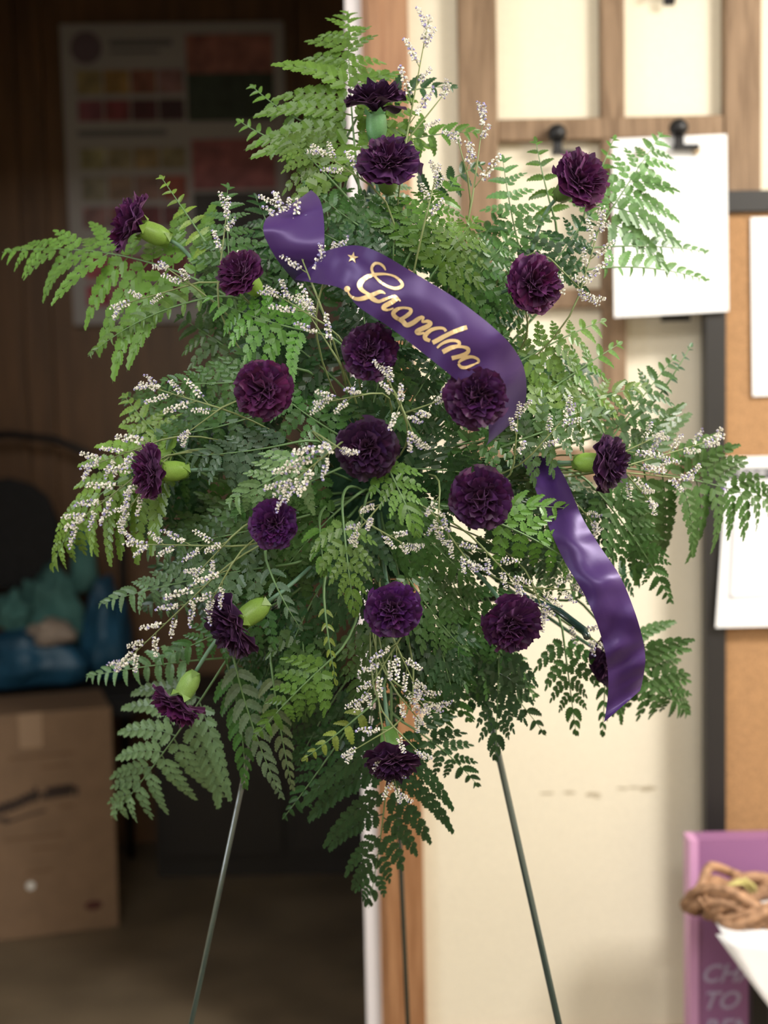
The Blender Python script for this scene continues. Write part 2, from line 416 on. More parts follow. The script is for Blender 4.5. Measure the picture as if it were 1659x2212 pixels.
for i, y in enumerate((1232, 1240, 1256, 1268)):
    x = 1615 + rnd.uniform(0, 18)
    while x < 1700:
        ww = rnd.uniform(8, 20); quad_strip(ln, [(x, y - (x - 1600) * .05), (x + ww, y - (x + ww - 1600) * .05)], 2.5, Yb - .0166); x += ww + 5
part('text_lines', ln, M['ink2'], s3)
c = P(1557, 1058, Yb - .014); R = Matrix.Translation(c) @ Matrix.Rotation(math.radians(75), 4, 'X')
pin = thing('pushpin', 'purple pushpin at the top left corner of the slanted certificate', 'pushpin', c)
part('head', MB().lathe([(.0005, -.002), (.0055, 0), (.0055, .002), (.003, .004), (.0035, .012), (.006, .014), (.0058, .016), (.0005, .017)], 14, R), M['purplepin'], pin, True)
part('needle', MB().tube([R @ Vector((0, 0, 0)), R @ Vector((0, 0, -.022))], .0006, 6), M['blackmetal'], pin)

# ------------------------------------------------------------------ purple sign box, stool, cloth and vine wreath at lower right
Yq = 2.52
qx0, qx1, qx2 = P(1490, 2000, Yq).x, P(1509, 2000, Yq).x, P(1700, 2000, Yq).x
qz = P(1500, 1816, Yq).z
qb = thing('display_box', 'tall purple carton with a pink edge and mauve capital letters', 'box', (qx0, Yq, 0))
part('side_panel', MB().box((qx0, Yq, 0), (qx1, Yq + .05, qz)), M['pinkedge'], qb, label='narrow pink edge')
part('front_panel', MB().box((qx1, Yq + .004, 0), (qx2, Yq + .05, qz)), M['purplebox'], qb)
def text_part(s, px, py, size, Y, mat, parent, shear=.35, name='lettering', rotz=0):
    c = bpy.data.curves.new(name, 'FONT'); c.body = s; c.size = size; c.shear = shear; c.extrude = .0003; c.resolution_u = 3
    c.offset = size * .012
    o = bpy.data.objects.new(name, c); COL.objects.link(o)
    dg = bpy.context.evaluated_depsgraph_get(); dg.update()
    me = bpy.data.meshes.new_from_object(o.evaluated_get(dg)); bpy.data.objects.remove(o)
    me.materials.clear(); me.materials.append(mat)
    p = P(px, py, Y); off = parent.location
    oo = link(name, me, parent, Matrix.Translation(p - Vector(off)) @ Matrix.Rotation(math.radians(90), 4, 'X') @ Matrix.Rotation(rotz, 4, 'Z'))
    return oo
text_part('CHA', 1512, 2122, .046, Yq + .003, M['mauveink'], qb)
text_part('TO W', 1514, 2180, .046, Yq + .003, M['mauveink'], qb)
text_part('REN', 1514, 2240, .046, Yq + .003, M['mauveink'], qb)

Yt = 2.30
tz = P(1600, 2016, Yt - .012).z
sx0 = P(1650, 2150, Yt).x; sx1 = sx0 + .42
st = thing('stool', 'dark wooden stool under the white cloth at the lower right corner', 'stool', (sx0, Yt, 0))
part('seat', MB().box((sx0, Yt, tz - .03), (sx1, Yt + .18, tz - .003)), M['cabinet'], st)
for (x, y) in ((sx0 + .03, Yt + .02), (sx1 - .03, Yt + .02), (sx0 + .03, Yt + .15), (sx1 - .03, Yt + .15)):
    part('leg', MB().box((x - .014, y - .014, 0), (x + .014, y + .014, tz - .03)), M['cabinet'], st)
cl = MB(); YC = Yt - .012
A = [(1546, 2018), (1566, 2046), (1590, 2079), (1620, 2120), (1662, 2176), (1740, 2280)]
rows = []
for k, (px, py) in enumerate(A):
    rows.append([P(px + (1770 - px) * j / 6, py + (2012 + k * 56 - py) * j / 6, YC - .005 * math.sin(j + k)) for j in range(7)])
cl.grid(rows)
# top of the cloth lying on the stool
rows = []
for i in range(5):
    rows.append([Vector((sx0 - .07 + (sx1 - sx0 + .07) * j / 8, YC + i * .05, tz + .001 + .001 * math.sin(j * 2 + i))) for j in range(9)])
cl.grid(rows)
co = solo('draped_cloth', cl, M['cloth'], 'white cloth with a slanting edge draped over the dark stool', 'cloth', smooth=True, loc=(sx0, YC, tz))
sm = co.modifiers.new('thickness', 'SOLIDIFY'); sm.thickness = .0015
# vine wreath
wc = Vector((P(1655, 1955, Yt + .06).x, Yt + .07, tz + .030))
wr = thing('vine_wreath', 'brown grapevine wreath lying on the white cloth', 'wreath', wc)
rnd = random.Random(9)
for k in range(7):
    pts = []; ph = rnd.uniform(0, 6.28); R0 = .115 * rnd.uniform(.85, 1.05); r1 = .012; nn = rnd.choice([3, 4, 5])
    tz2 = rnd.uniform(-.012, .02)
    for i in range(49):
        a = 2 * math.pi * i / 48
        rr = R0 + r1 * math.cos(nn * a + ph)
        pts.append((wc.x + rr * math.cos(a), wc.y + rr * .62 * math.sin(a), wc.z + tz2 + (r1 + .004) * math.sin(nn * a + ph)))
    part('vine', MB().tube(pts, .0095 * rnd.uniform(.7, 1.15), 7), M['vine'], wr, True)
tw = MB()
for (q0, q1, q2) in (((1500, 1940), (1525, 1962), (1548, 1990)), ((1512, 1938), (1530, 1945), (1570, 1935))):
    tw.tube([P(q0[0] + 10, q0[1], Yt + .02), P(*q1, Yt + .03), P(*q2, Yt + .04)], [.003, .005, .006], 6)
part('twig', tw, M['vine'], wr, True)
rf = MB()
for k in range(9):
    x0 = 1558 + rnd.uniform(-6, 6); y0 = 1925 + rnd.uniform(-4, 4)
    rf.tube([P(x0, y0, Yt + .05), P(1580 + k * 2, 1912 - k * 1.5, Yt + .04 + .003 * k), P(1600 + k * 3, 1903 + rnd.uniform(-6, 8), Yt + .05), P(1618 + k * 2, 1915 + rnd.uniform(0, 14), Yt + .06)], .0028, 5)
part('raffia_tie', rf, M['raffia'], wr, True, label='yellow green raffia tie')

# ================================================================== DARK ROOM BEYOND THE DOORWAY
# poster
Yw = 4.27
def pp4(px, py, Y=Yw): return P(px, py, Y)
c = pp4(390, 370)
poster = thing('poster', 'large flower chart poster with colour swatches on the dark brown wall', 'poster', c)
def pq(mb, q, Yf, th=.002):
    vs_ = [P(x, y, Yf) for (x, y) in q] + [P(x, y, Yf) + Vector((0, th, 0)) for (x, y) in q]
    mb.add(vs_, [(0, 3, 2, 1)[::-1], (4, 5, 6, 7)[::-1], (0, 1, 5, 4)[::-1], (1, 2, 6, 5)[::-1], (2, 3, 7, 6)[::-1], (3, 0, 4, 7)[::-1]])
    return mb
PT = [(128, 52), (612, 46), (628, 690), (160, 702)]
def uvp(u, v):
    x = (PT[0][0] * (1 - u) + PT[1][0] * u) * (1 - v) + (PT[3][0] * (1 - u) + PT[2][0] * u) * v
    y = (PT[0][1] * (1 - u) + PT[1][1] * u) * (1 - v) + (PT[3][1] * (1 - u) + PT[2][1] * u) * v
    return (x, y)
def uvq(u0, v0, u1, v1): return [uvp(u0, v0), uvp(u1, v0), uvp(u1, v1), uvp(u0, v1)]
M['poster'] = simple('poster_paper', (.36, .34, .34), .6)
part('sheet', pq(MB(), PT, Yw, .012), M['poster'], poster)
rowsdef = [(.155, .235, [(.30, .24, .12), (.33, .20, .07), (.25, .10, .07), (.28, .15, .16)]),
           (.255, .325, [(.22, .07, .10), (.20, .04, .05), (.08, .02, .03), (.05, .02, .03)]),
           (.415, .485, [(.30, .28, .16), (.32, .28, .18), (.30, .22, .12), (.28, .24, .15)]),
           (.51, .59, [(.26, .24, .18), (.26, .18, .13), (.24, .14, .12), (.28, .07, .05)]),
           (.61, .68, [(.26, .14, .14), (.24, .10, .10), (.14, .03, .04), (.12, .03, .04)]),
           (.77, .85, [(.34, .07, .09), (.30, .05, .07), (.20, .03, .05), (.22, .05, .05)]),
           (.87, .94, [(.32, .04, .07), (.30, .03, .05), (.16, .02, .04), (.12, .02, .03)])]
si = 0
for v0, v1, cs in rowsdef:
    for k, cc in enumerate(cs):
        u0 = .065 + k * .122
        si += 1
        part('colour_swatch', pq(MB(), uvq(u0, v0, u0 + .112, v1), Yw - .003), swatch(si, cc), poster)
for (u0, v0, u1, v1, cc) in ((.56, .04, .95, .17, (.30, .12, .10)), (.56, .17, .95, .33, (.03, .045, .03)), (.57, .39, .95, .56, (.30, .10, .11)), (.57, .57, .95, .94, (.035, .03, .03))):
    si += 1
    part('flower_picture', pq(MB(), uvq(u0, v0, u1, v1), Yw - .003), swatch(si, cc), poster)
hd = MB(); pq(hd, uvq(.22, .055, .50, .075), Yw - .003); pq(hd, uvq(.22, .09, .44, .10), Yw - .003); pq(hd, uvq(.06, .355, .46, .375), Yw - .003)
part('heading_print', hd, simple('poster_ink', (.15, .15, .16), .7), poster)
cc = uvp(.115, .08); q = P(cc[0], cc[1], Yw - .002)
part('round_logo', MB().lathe([(.0005, 0), (.045, 0), (.045, .002), (.0005, .002)], 24, Matrix.Translation(q) @ Matrix.Rotation(math.radians(90), 4, 'X')), simple('logo_print', (.14, .10, .13), .6), poster)

# cardboard carton on the floor
yaw = math.radians(17)
c0 = onfloor(258, 2002)
dx = Vector((-math.cos(yaw), -math.sin(yaw), 0)); dy = Vector((-math.sin(yaw), math.cos(yaw), 0))
hz = P(240, 1527, c0.y).z
W_, D_ = .60, .24
def cbp(u, v, off=0):     # u to the left along the front (m), v height (m)
    return c0 + dx * u + Vector((0, 0, v)) - dy * off
def face_box(mb, u0, u1, v0, v1, o0, o1):
    vs_ = [cbp(u, v, o) for o in (o0, o1) for (u, v) in ((u0, v0), (u1, v0), (u1, v1), (u0, v1))]
    return mb.add(vs_, [(0, 1, 2, 3)[::-1], (4, 5, 6, 7), (0, 1, 5, 4), (1, 2, 6, 5), (2, 3, 7, 6), (3, 0, 4, 7)])
carton = thing('cardboard_carton', 'brown cardboard carton with dark script print on the dark room floor', 'box', c0)
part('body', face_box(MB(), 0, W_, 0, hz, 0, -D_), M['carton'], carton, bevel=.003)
part('tape', face_box(MB(), .17, .225, hz - .085, hz + .001, .001, -.001), M['tape'], carton)
pr = MB()
k = c0.y / FPX
def cp(px, py):            # photo pixel -> (u, v) on the carton's front plane
    d = CR3 @ Vector((px - FW / 2, -(py - FH / 2), -FPX)); o = Vector((0, 0, CAMZ)); n = dy
    tt = (c0 - o).dot(n) / d.dot(n); h = o + d * tt; r = h - c0
    return r.dot(dx), r.z
def cstroke(mb, pts, wpx, off=.0015):
    for a, b in zip(pts[:-1], pts[1:]):
        a2 = cp(*a); b2 = cp(*b); dd = Vector((b2[0] - a2[0], b2[1] - a2[1])); n = Vector((-dd.y, dd.x)).normalized() * wpx * k / 2
        e = dd.normalized() * wpx * k * .3
        mb.add([cbp(a2[0] - n.x - e.x, a2[1] - n.y - e.y, off), cbp(b2[0] - n.x + e.x, b2[1] - n.y + e.y, off), cbp(b2[0] + n.x + e.x, b2[1] + n.y + e.y, off), cbp(a2[0] + n.x - e.x, a2[1] + n.y - e.y, off)], [(0, 1, 2, 3)])
# script word: joined humps, ascender in the middle, swash beneath
def hump(x, y, s=1.0): return [(x, y), (x + 4 * s, y - 14 * s), (x + 9 * s, y - 13 * s), (x + 7 * s, y)]
for i, (x, y) in enumerate(((-6, 1757), (8, 1752), (22, 1748), (36, 1742), (50, 1735), (64, 1729))): cstroke(pr, hump(x, y, 1.25), 8)
cstroke(pr, [(76, 1700), (78, 1728), (84, 1714), (92, 1712), (94, 1726)], 6)
for i, (x, y) in enumerate(((100, 1723), (114, 1720), (128, 1718), (142, 1716))): cstroke(pr, hump(x, y, 1.35), 9)
cstroke(pr, [(146, 1705), (158, 1700), (166, 1704), (164, 1716)], 9)
part('script_lettering', pr, M['cartonink'], carton)
sw = MB(); cstroke(sw, [(10, 1766), (22, 1774), (50, 1764), (98, 1750)], 5); cstroke(sw, [(-10, 1768), (16, 1776)], 8)
part('swash', sw, M['cartonink'], carton)
sp = MB()
for (y, x0, x1) in ((1640, 20, 160), (1658, 90, 150), (1742, 130, 160), (1815, 10, 140), (1834, 70, 130), (1884, 60, 110)):
    cstroke(sp, [(x0, y), (x1, y - (x1 - x0) * .11)], 5)
part('small_print', sp, M['cartonink2'], carton)
rp = MB(); u, v = cp(202, 1955); rp.add([cbp(u + .022 * math.cos(a), v + .012 * math.sin(a), .0015) for a in [i * math.pi / 8 for i in range(16)]], [tuple(range(16))])
part('red_emblem', rp, M['cartonred'], carton, label='small dark red oval emblem')
u, v = cp(66, 1913)
R = Matrix.Translation(cbp(u, v, .001)) @ Matrix.Rotation(yaw, 4, 'Z') @ Matrix.Rotation(math.radians(90), 4, 'X')
solo('round_sticker', MB().lathe([(.0003, 0), (.0105, 0), (.0105, .001), (.0003, .001)], 20, R), simple('sticker_white', (.75, .74, .72), .5), 'small round white sticker on the front of the cardboard carton', 'sticker', loc=cbp(u, v, .001))

# chair with arched tube frame behind the carton
Yc = 4.16
cz = P(100, 1490, Yc - .2).z
chair = thing('chair', 'black arched tube chair heaped with bags in the dark room', 'chair', (P(60, 1480, Yc).x, Yc, 0))
x0c, x1c = P(-230, 1400, Yc).x, P(268, 1400, Yc).x
arc = [(x1c, Yc, 0)] + [P(px, py, Yc) for (px, py) in ((266, 1480), (268, 1300), (262, 1130), (236, 1040), (190, 980), (120, 950), (20, 938), (-80, 950), (-180, 1000), (-240, 1100), (-250, 1300), (-250, 1480))]
arc.append((arc[-1].x, Yc, 0))
part('tube_frame', MB().tube(arc, .011, 10), M['blackmetal'], chair, True)
bk = MB(); rows = []
for i in range(13):
    a = math.pi * i / 12
    rows.append([P(20 + (118 * math.sin(a) if s > 0 else -150 * math.sin(a)) * 1.0 * (1 if s else 0), 1275 - 245 * (1 - (1 - i / 12) ** 2.2) ** .5 if False else 1275 - 245 * (i / 12), Yc - .03 - .04 * math.sin(a)) for s in (-1, 0, 1)])
prof = [(128, 1275), (134, 1200), (128, 1130), (108, 1075), (70, 1045), (20, 1032), (-30, 1040), (-90, 1075), (-130, 1150), (-135, 1275)]
fr = [P(x, y, Yc - .07) for x, y in prof]; bb = [P(x, y, Yc - .012) for x, y in prof]; n = len(prof)
bk.add(fr + bb, [tuple(range(n)), tuple(range(n, 2 * n))[::-1]] + [(i, i + n, (i + 1) % n + n, (i + 1) % n) for i in range(n)])
part('backrest', bk, M['blackfab'], chair, bevel=.012)
part('seat', MB().box((x0c, Yc - .32, cz - .055), (P(292, 1490, Yc - .3).x, Yc - .02, cz)), M['blackfab'], chair, bevel=.01)
for (x, y) in ((x0c + .03, Yc - .29), (x1c - .03, Yc - .29)):
    part('leg', MB().tube([(x, y, 0), (x, y, cz - .05)], .011, 8), M['blackmetal'], chair)
def blob(name, pts, mat, label, cat, seed, rough=.22):
    """crumpled soft heap: pts = (px, py, Y, rx_px, rz_px, ry_m)"""
    px, py, Y, rx, rz, ry = pts; c = P(px, py, Y); k = Y / FPX
    mb = MB(); nr, ns = 22, 30; vs_ = []
    for i in range(nr + 1):
        th = math.pi * i / nr
        for j in range(ns):
            ph = 2 * math.pi * j / ns
            d = Vector((math.sin(th) * math.cos(ph), math.sin(th) * math.sin(ph), math.cos(th)))
            f = 1 + rough * 2 * noise.noise(d * 1.7 + Vector((seed, 0, 0))) + rough * abs(noise.noise(d * 4 + Vector((0, seed, 0)))) * 1.2
            q = Vector((d.x * rx * k * f, d.y * ry * f, d.z * rz * k * f))
            q.z = max(q.z, -rz * k * .85)
            vs_.append(c + q)
    fs_ = [(i * ns + j, i * ns + (j + 1) % ns, (i + 1) * ns + (j + 1) % ns, (i + 1) * ns + j)[::-1] for i in range(nr) for j in range(ns)]
    mb.add(vs_, fs_)
    return solo(name, mb, mat, label, cat, smooth=True, loc=c)
blob('plastic_bag', (50, 1430, 3.93, 120, 62, .06), M['bluebag'], 'dark blue plastic bag at the front edge of the chair seat', 'bag', 1)
blob('plastic_bag', (228, 1375, 4.02, 44, 105, .07), M['bluebag'], 'dark blue plastic bag slumped upright against the chair frame', 'bag', 4)
blob('fabric_heap', (112, 1325, 4.03, 52, 80, .05), M['teal'], 'teal cloth bundled upright on the chair', 'cloth', 7, .35)
blob('fabric_heap', (180, 1215, 4.10, 26, 78, .02), M['teal'], 'narrow teal cloth draped over the chair back', 'cloth', 9, .25)
blob('fabric_heap', (20, 1325, 3.96, 40, 36, .05), M['teal'], 'small teal cloth corner at the left edge of the chair', 'cloth', 11, .4)
blob('linen_bundle', (112, 1368, 3.91, 42, 26, .05), M['linen'], 'small off white bundle lying among the teal cloth and blue bags', 'cloth', 13, .3)

# made-up black cabinet, added to keep the dim area beyond the doorway near black
Yk = 3.98
cabx0 = P(335, 1700, Yk).x; cabz = P(500, 1500, Yk).z
cab = thing('added_dark_cabinet', 'made-up black low cabinet added for the darkness along the dark room wall behind the spray', 'cabinet', (cabx0, Yk, 0))
part('body', MB().box((cabx0, Yk, 0), (.5, 4.26, cabz - .02)), M['cabinet'], cab)
part('top', MB().box((cabx0 - .01, Yk - .015, cabz - .02), (.52, 4.27, cabz)), M['cabinet'], cab, bevel=.002)
for k2 in range(3):
    xa = cabx0 + .02 + k2 * .36
    if xa + .34 > .5: break
    d = part('door', MB().box((xa, Yk - .014, .06), (xa + .33, Yk, cabz - .04)), M['cabinet'], cab, bevel=.002)
    part('handle', MB().tube([(xa + .29, Yk - .03, .30), (xa + .29, Yk - .03, .40)], .005, 6), M['blackmetal'], d)

# ================================================================== THE EASEL
YE = 1.82
apex = P(800, 395, YE)
easel = thing('wire_easel', 'dark green wire easel with three thin legs holding up the flower spray', 'easel', (apex.x, YE, 0))
def leg_to_floor(p1, p2):
    d = p2 - p1; k_ = -p1.z / d.z; return p1 + d * k_
pL = leg_to_floor(apex, P(413, 2212, 1.66)); pR = leg_to_floor(apex, P(1207, 2212, 1.66)); pB = leg_to_floor(apex, P(881, 2212, 2.18))
part('leg', MB().tube([apex, pL], .0030, 10), M['easel'], easel, True)
part('leg', MB().tube([apex, pR], .0040, 10), M['easel'], easel, True)
part('leg', MB().tube([apex, pB], .0036, 10), M['easel'], easel, True)
def on_leg(pe, z): t_ = (apex.z - z) / (apex.z - pe.z); return apex + (pe - apex) * t_
zc = P(1140, 1548, 1.6).z
a, b = on_leg(pL, zc), on_leg(pR, zc)
part('crossbar', MB().tube([a, b], .0026, 8), M['easel'], easel, True)
h0 = on_leg(pR, P(1000, 1330, 1.62).z)
part('support_hook', MB().tube([h0, P(1130, 1290, 1.60), P(1205, 1318, 1.58), P(1262, 1362, 1.56), P(1268, 1375, 1.54)], .0042, 8), M['easel'], easel, True)
h0 = on_leg(pL, P(600, 1330, 1.62).z)
part('support_hook', MB().tube([h0, P(600, 1300, 1.60), P(560, 1330, 1.58)], .0042, 8), M['easel'], easel, True)

# foam cage everything is stuck into
FC = P(810, 1060, 1.70)
fm = thing('foam_cage', 'dark green foam block in a wire cage hidden in the middle of the spray', 'floral foam', FC)
part('foam_block', MB().box((FC.x - .055, FC.y - .035, FC.z - .10), (FC.x + .055, FC.y + .035, FC.z + .10)), M['foam'], fm, bevel=.012)
cg = MB()
for k2 in range(5):
    z = FC.z - .1 + k2 * .05
    cg.tube([(FC.x - .058, FC.y - .038, z), (FC.x + .058, FC.y - .038, z), (FC.x + .058, FC.y + .038, z), (FC.x - .058, FC.y + .038, z), (FC.x - .058, FC.y - .038, z)], .0015, 5)
part('cage_wire', cg, M['easel'], fm)

# ================================================================== FERN
def leaf_outline(L, W, teeth, x0, y0, ang, mb, cup, curve, droop, sgn=1):
    """one toothed pinnule lying in the xy plane; midrib folded by cup"""
    ca, sa = math.cos(ang), math.sin(ang)
    n = teeth
    mid, e1, e2 = [], [], []
    for i in range(n + 1):
        u = i / n
        hw = W * max(0, math.sin(math.pi * min(1, (u * .93 + .055)) ** .72)) ** .75 if u < 1 else 0
        mid.append((u * L, 0, 0))
        st = (L / n) * .35
        e1.append((u * L + st * (0 if u >= 1 else 1), hw, cup * hw)); e2.append((u * L + st * (0 if u >= 1 else 1), -hw, cup * hw))
    pts = []
    def tr(p):
        x, y, z = p
        X = x0 + x * ca - y * sa; Y = y0 + x * sa + y * ca
        return (X, Y + curve * X * X, z - droop * X * X)
    vs_ = [tr(p) for p in mid] ; o1 = len(vs_)
    fs_ = []
    # edges with notches: between teeth the margin steps back in
    for e in (e1, e2):
        for i in range(n + 1):
            vs_.append(tr(e[i]))
            if i < n:
                nx = e[i + 1]; vs_.append(tr((e[i][0] + (nx[0] - e[i][0]) * .25, nx[1] * .72 + e[i][1] * .06, nx[2] * .8)))
    m1 = o1; m2 = o1 + 2 * n + 1
    for i in range(n):
        fs_.append((i, i + 1, m1 + 2 * i + 2, m1 + 2 * i + 1, m1 + 2 * i))
        fs_.append((i + 1, i, m2 + 2 * i, m2 + 2 * i + 1, m2 + 2 * i + 2))
    mb.add(vs_, fs_)

def pinna_mesh(kind, curve, droop, seed, side):
    """unit-length pinna along +X; kind: 10 / 7 / 5 pairs of pinnules, 0 = one toothed blade"""
    rnd = random.Random(seed); mb = MB()
    if kind == 0:
        leaf_outline(1.0, .19, 7, 0, 0, 0, mb, .25, curve, droop)
    else:
        n = kind
        for i in range(n):
            u = .07 + .80 * (i / n) ** .95
            ll = {8: .165, 6: .225, 4: .31}[n] * (1 - u) ** .60 + .05
            ll = ll * rnd.uniform(.9, 1.08)
            wdt = min(.50 * .85 / n, ll * .36)
            for s in (1, -1):
                a = math.radians(56 - 24 * u + rnd.uniform(-5, 5)) * s
                uu = u + (.025 if s == side else 0)
                kx = ll * (1.0 if s == side else .9)
                leaf_outline(kx, wdt * 1.05, 5, uu, 0, a, mb, .22, curve, droop)
        leaf_outline(.20, .035 + .02, 4, .82, 0, 0, mb, .2, curve, droop)
        # midrib
        pts = [(x, curve * x * x, -droop * x * x - .002) for x in (0, .25, .5, .75, .95)]
        mb.tube(pts, [.010, .009, .008, .006, .003], 4)
    return mb.mesh('leaflet', M['leaf'])
PINNA = {}
def get_pinna(kind, c, d, var, side):
    key = (kind, c, d, var, side)
    if key not in PINNA:
        PINNA[key] = pinna_mesh(kind, {-1: -.38, 0: 0.0, 1: .38}[c], {0: .06, 1: .30}[d], hash((kind, c, d, var, side)) % 99991, side)
    return PINNA[key]

TONE = {'b': (.085, .195, .028), 'm': (.045, .118, .028), 'd': (.020, .068, .021), 'y': (.160, .250, .042),
        'g': (.105, .180, .085), 'l': (.115, .235, .080), 's': (.058, .112, .066)}
FR = random.Random(77)
def frond(b, t, wl, wr, bend=0, tone='m', n=None, dz=0.0, roll=0, label=None, group=None, sag=.012, stipe=.14, dt=None, db=None, ang=(74, 38), p=.85, grav=True, back=False):
    """b, t: base and tip photo pixels; wl, wr: longest leaflets (px) on the left and right hand going from base to tip"""
    Yb_ = dome(*b) + dz + (.03 if db is None else db); Yt_ = dome(*t) + dz + (0 if dt is None else dt)
    A = P(*b, Yb_); Bp = P(*t, Yt_)
    ch = Vector((t[0] - b[0], t[1] - b[1])); per = Vector((ch.y, -ch.x)).normalized()      # left hand in the picture
    cx, cy = (b[0] + t[0]) / 2 + per.x * bend, (b[1] + t[1]) / 2 + per.y * bend
    C = P(cx, cy, (Yb_ + Yt_) / 2 - sag - .012)
    root = thing('fern_frond', label, 'fern', A, group)
    L = ch.length
    N = 12
    pts = [bez(A, C, Bp, i / N) for i in range(N + 1)]
    # stipe runs back into the foam
    back_pt = FC + (A - FC) * .25 + Vector((0, .015, 0))
    ctl = A - (C - A).normalized() * (A - back_pt).length * .28
    st = [bez(back_pt, ctl, A, i / 8) for i in range(8)] + pts
    part('rachis', MB().tube(st, [.0016] * 8 + [.0014 - .0011 * i / N for i in range(N + 1)], 5), M['stem'], root, True)
    if n is None: n = max(5, int(L / 40))
    pxm = (Yb_ + Yt_) / 2 / FPX
    col = [c * FR.uniform(.88, 1.12) for c in TONE[tone]]
    down = Vector((0, 0, -1))
    arm = max(wl, wr) < 70
    n = int(L / 27) if arm else int(n * 1.35 + .5)
    for i in range(n):
        t_ = stipe + (1 - stipe - .015) * (1 - (1 - i / n) ** 1.4)
        for s in (1, -1):
            tt = min(.985, t_ + (.018 if s > 0 else 0))
            base = bez(A, C, Bp, tt); T = ((C - A) * (2 * (1 - tt)) + (Bp - C) * (2 * tt)).normalized()
            N0 = Vector((0, -1, .22)); N0 = (N0 - T * N0.dot(T)).normalized()
            N0 = Matrix.Rotation(math.radians(roll + FR.uniform(-9, 9)), 3, T) @ N0
            S = N0.cross(T) # picture-left of T when facing camera is N x T?
            # make S point to the left hand in the picture
            S = S.normalized()
            lp = Vector((per.x, 0, -per.y))
            if S.dot(lp) < 0: S = -S
            wmax = wl if s > 0 else wr
            if wmax <= 0: continue
            rel = (tt - stipe) / (1 - stipe)
            ln = wmax * ((1 - rel) ** (.6 if arm else p)) * (1 if rel > .04 else .92) + 9
            ln *= FR.uniform(.90, 1.07)
            a = math.radians(ang[0] + (ang[1] - ang[0]) * rel + FR.uniform(-4, 4))
            X = (T * math.cos(a) + S * (s * math.sin(a)))
            # a little forward/back scatter out of the plane
            X = (X + N0 * FR.uniform(-.22, .26)).normalized()
            Yd = (T - X * T.dot(X)).normalized(); Z = X.cross(Yd)
            zf = 1.0
            if Z.dot(N0) < 0: Z = -Z
            g = Yd.dot(down) if grav else 0
            cc = 1 if g > .30 else (-1 if g < -.30 else 0)
            dd = 1 if (abs(g) <= .45 and grav) else 0
            if arm: ln *= .85
            kind = 0 if arm else 8 if ln > 170 else (6 if ln > 112 else (4 if ln > 48 else 0))
            me = get_pinna(kind, cc, dd, FR.randrange(3), 1 if FR.random() < .5 else -1)
            lm = ln * pxm
            wsc = 1.0 if kind else 1.25
            mat = Matrix(((X.x, Yd.x * wsc, Z.x, 0), (X.y, Yd.y * wsc, Z.y, 0), (X.z, Yd.z * wsc, Z.z, 0), (0, 0, 0, 1)))
            mat = Matrix.Translation(base - A) @ mat @ Matrix.Scale(lm, 4)
            o = link('leaflet', me, root, mat, col)
    # terminal leaflet
    me = get_pinna(0, 0, 0, 0, 1)
    T = (Bp - C).normalized(); N0 = Vector((0, -1, .2)); N0 = (N0 - T * N0.dot(T)).normalized(); S = N0.cross(T)
    lm = 17 * pxm
    mat = Matrix(((T.x, S.x * 1.5, N0.x, 0), (T.y, S.y * 1.5, N0.y, 0), (T.z, S.z * 1.5, N0.z, 0), (0, 0, 0, 1)))
    link('leaflet', me, root, Matrix.Translation(bez(A, C, Bp, .95) - A) @ mat @ Matrix.Scale(lm, 4), col)
    return root

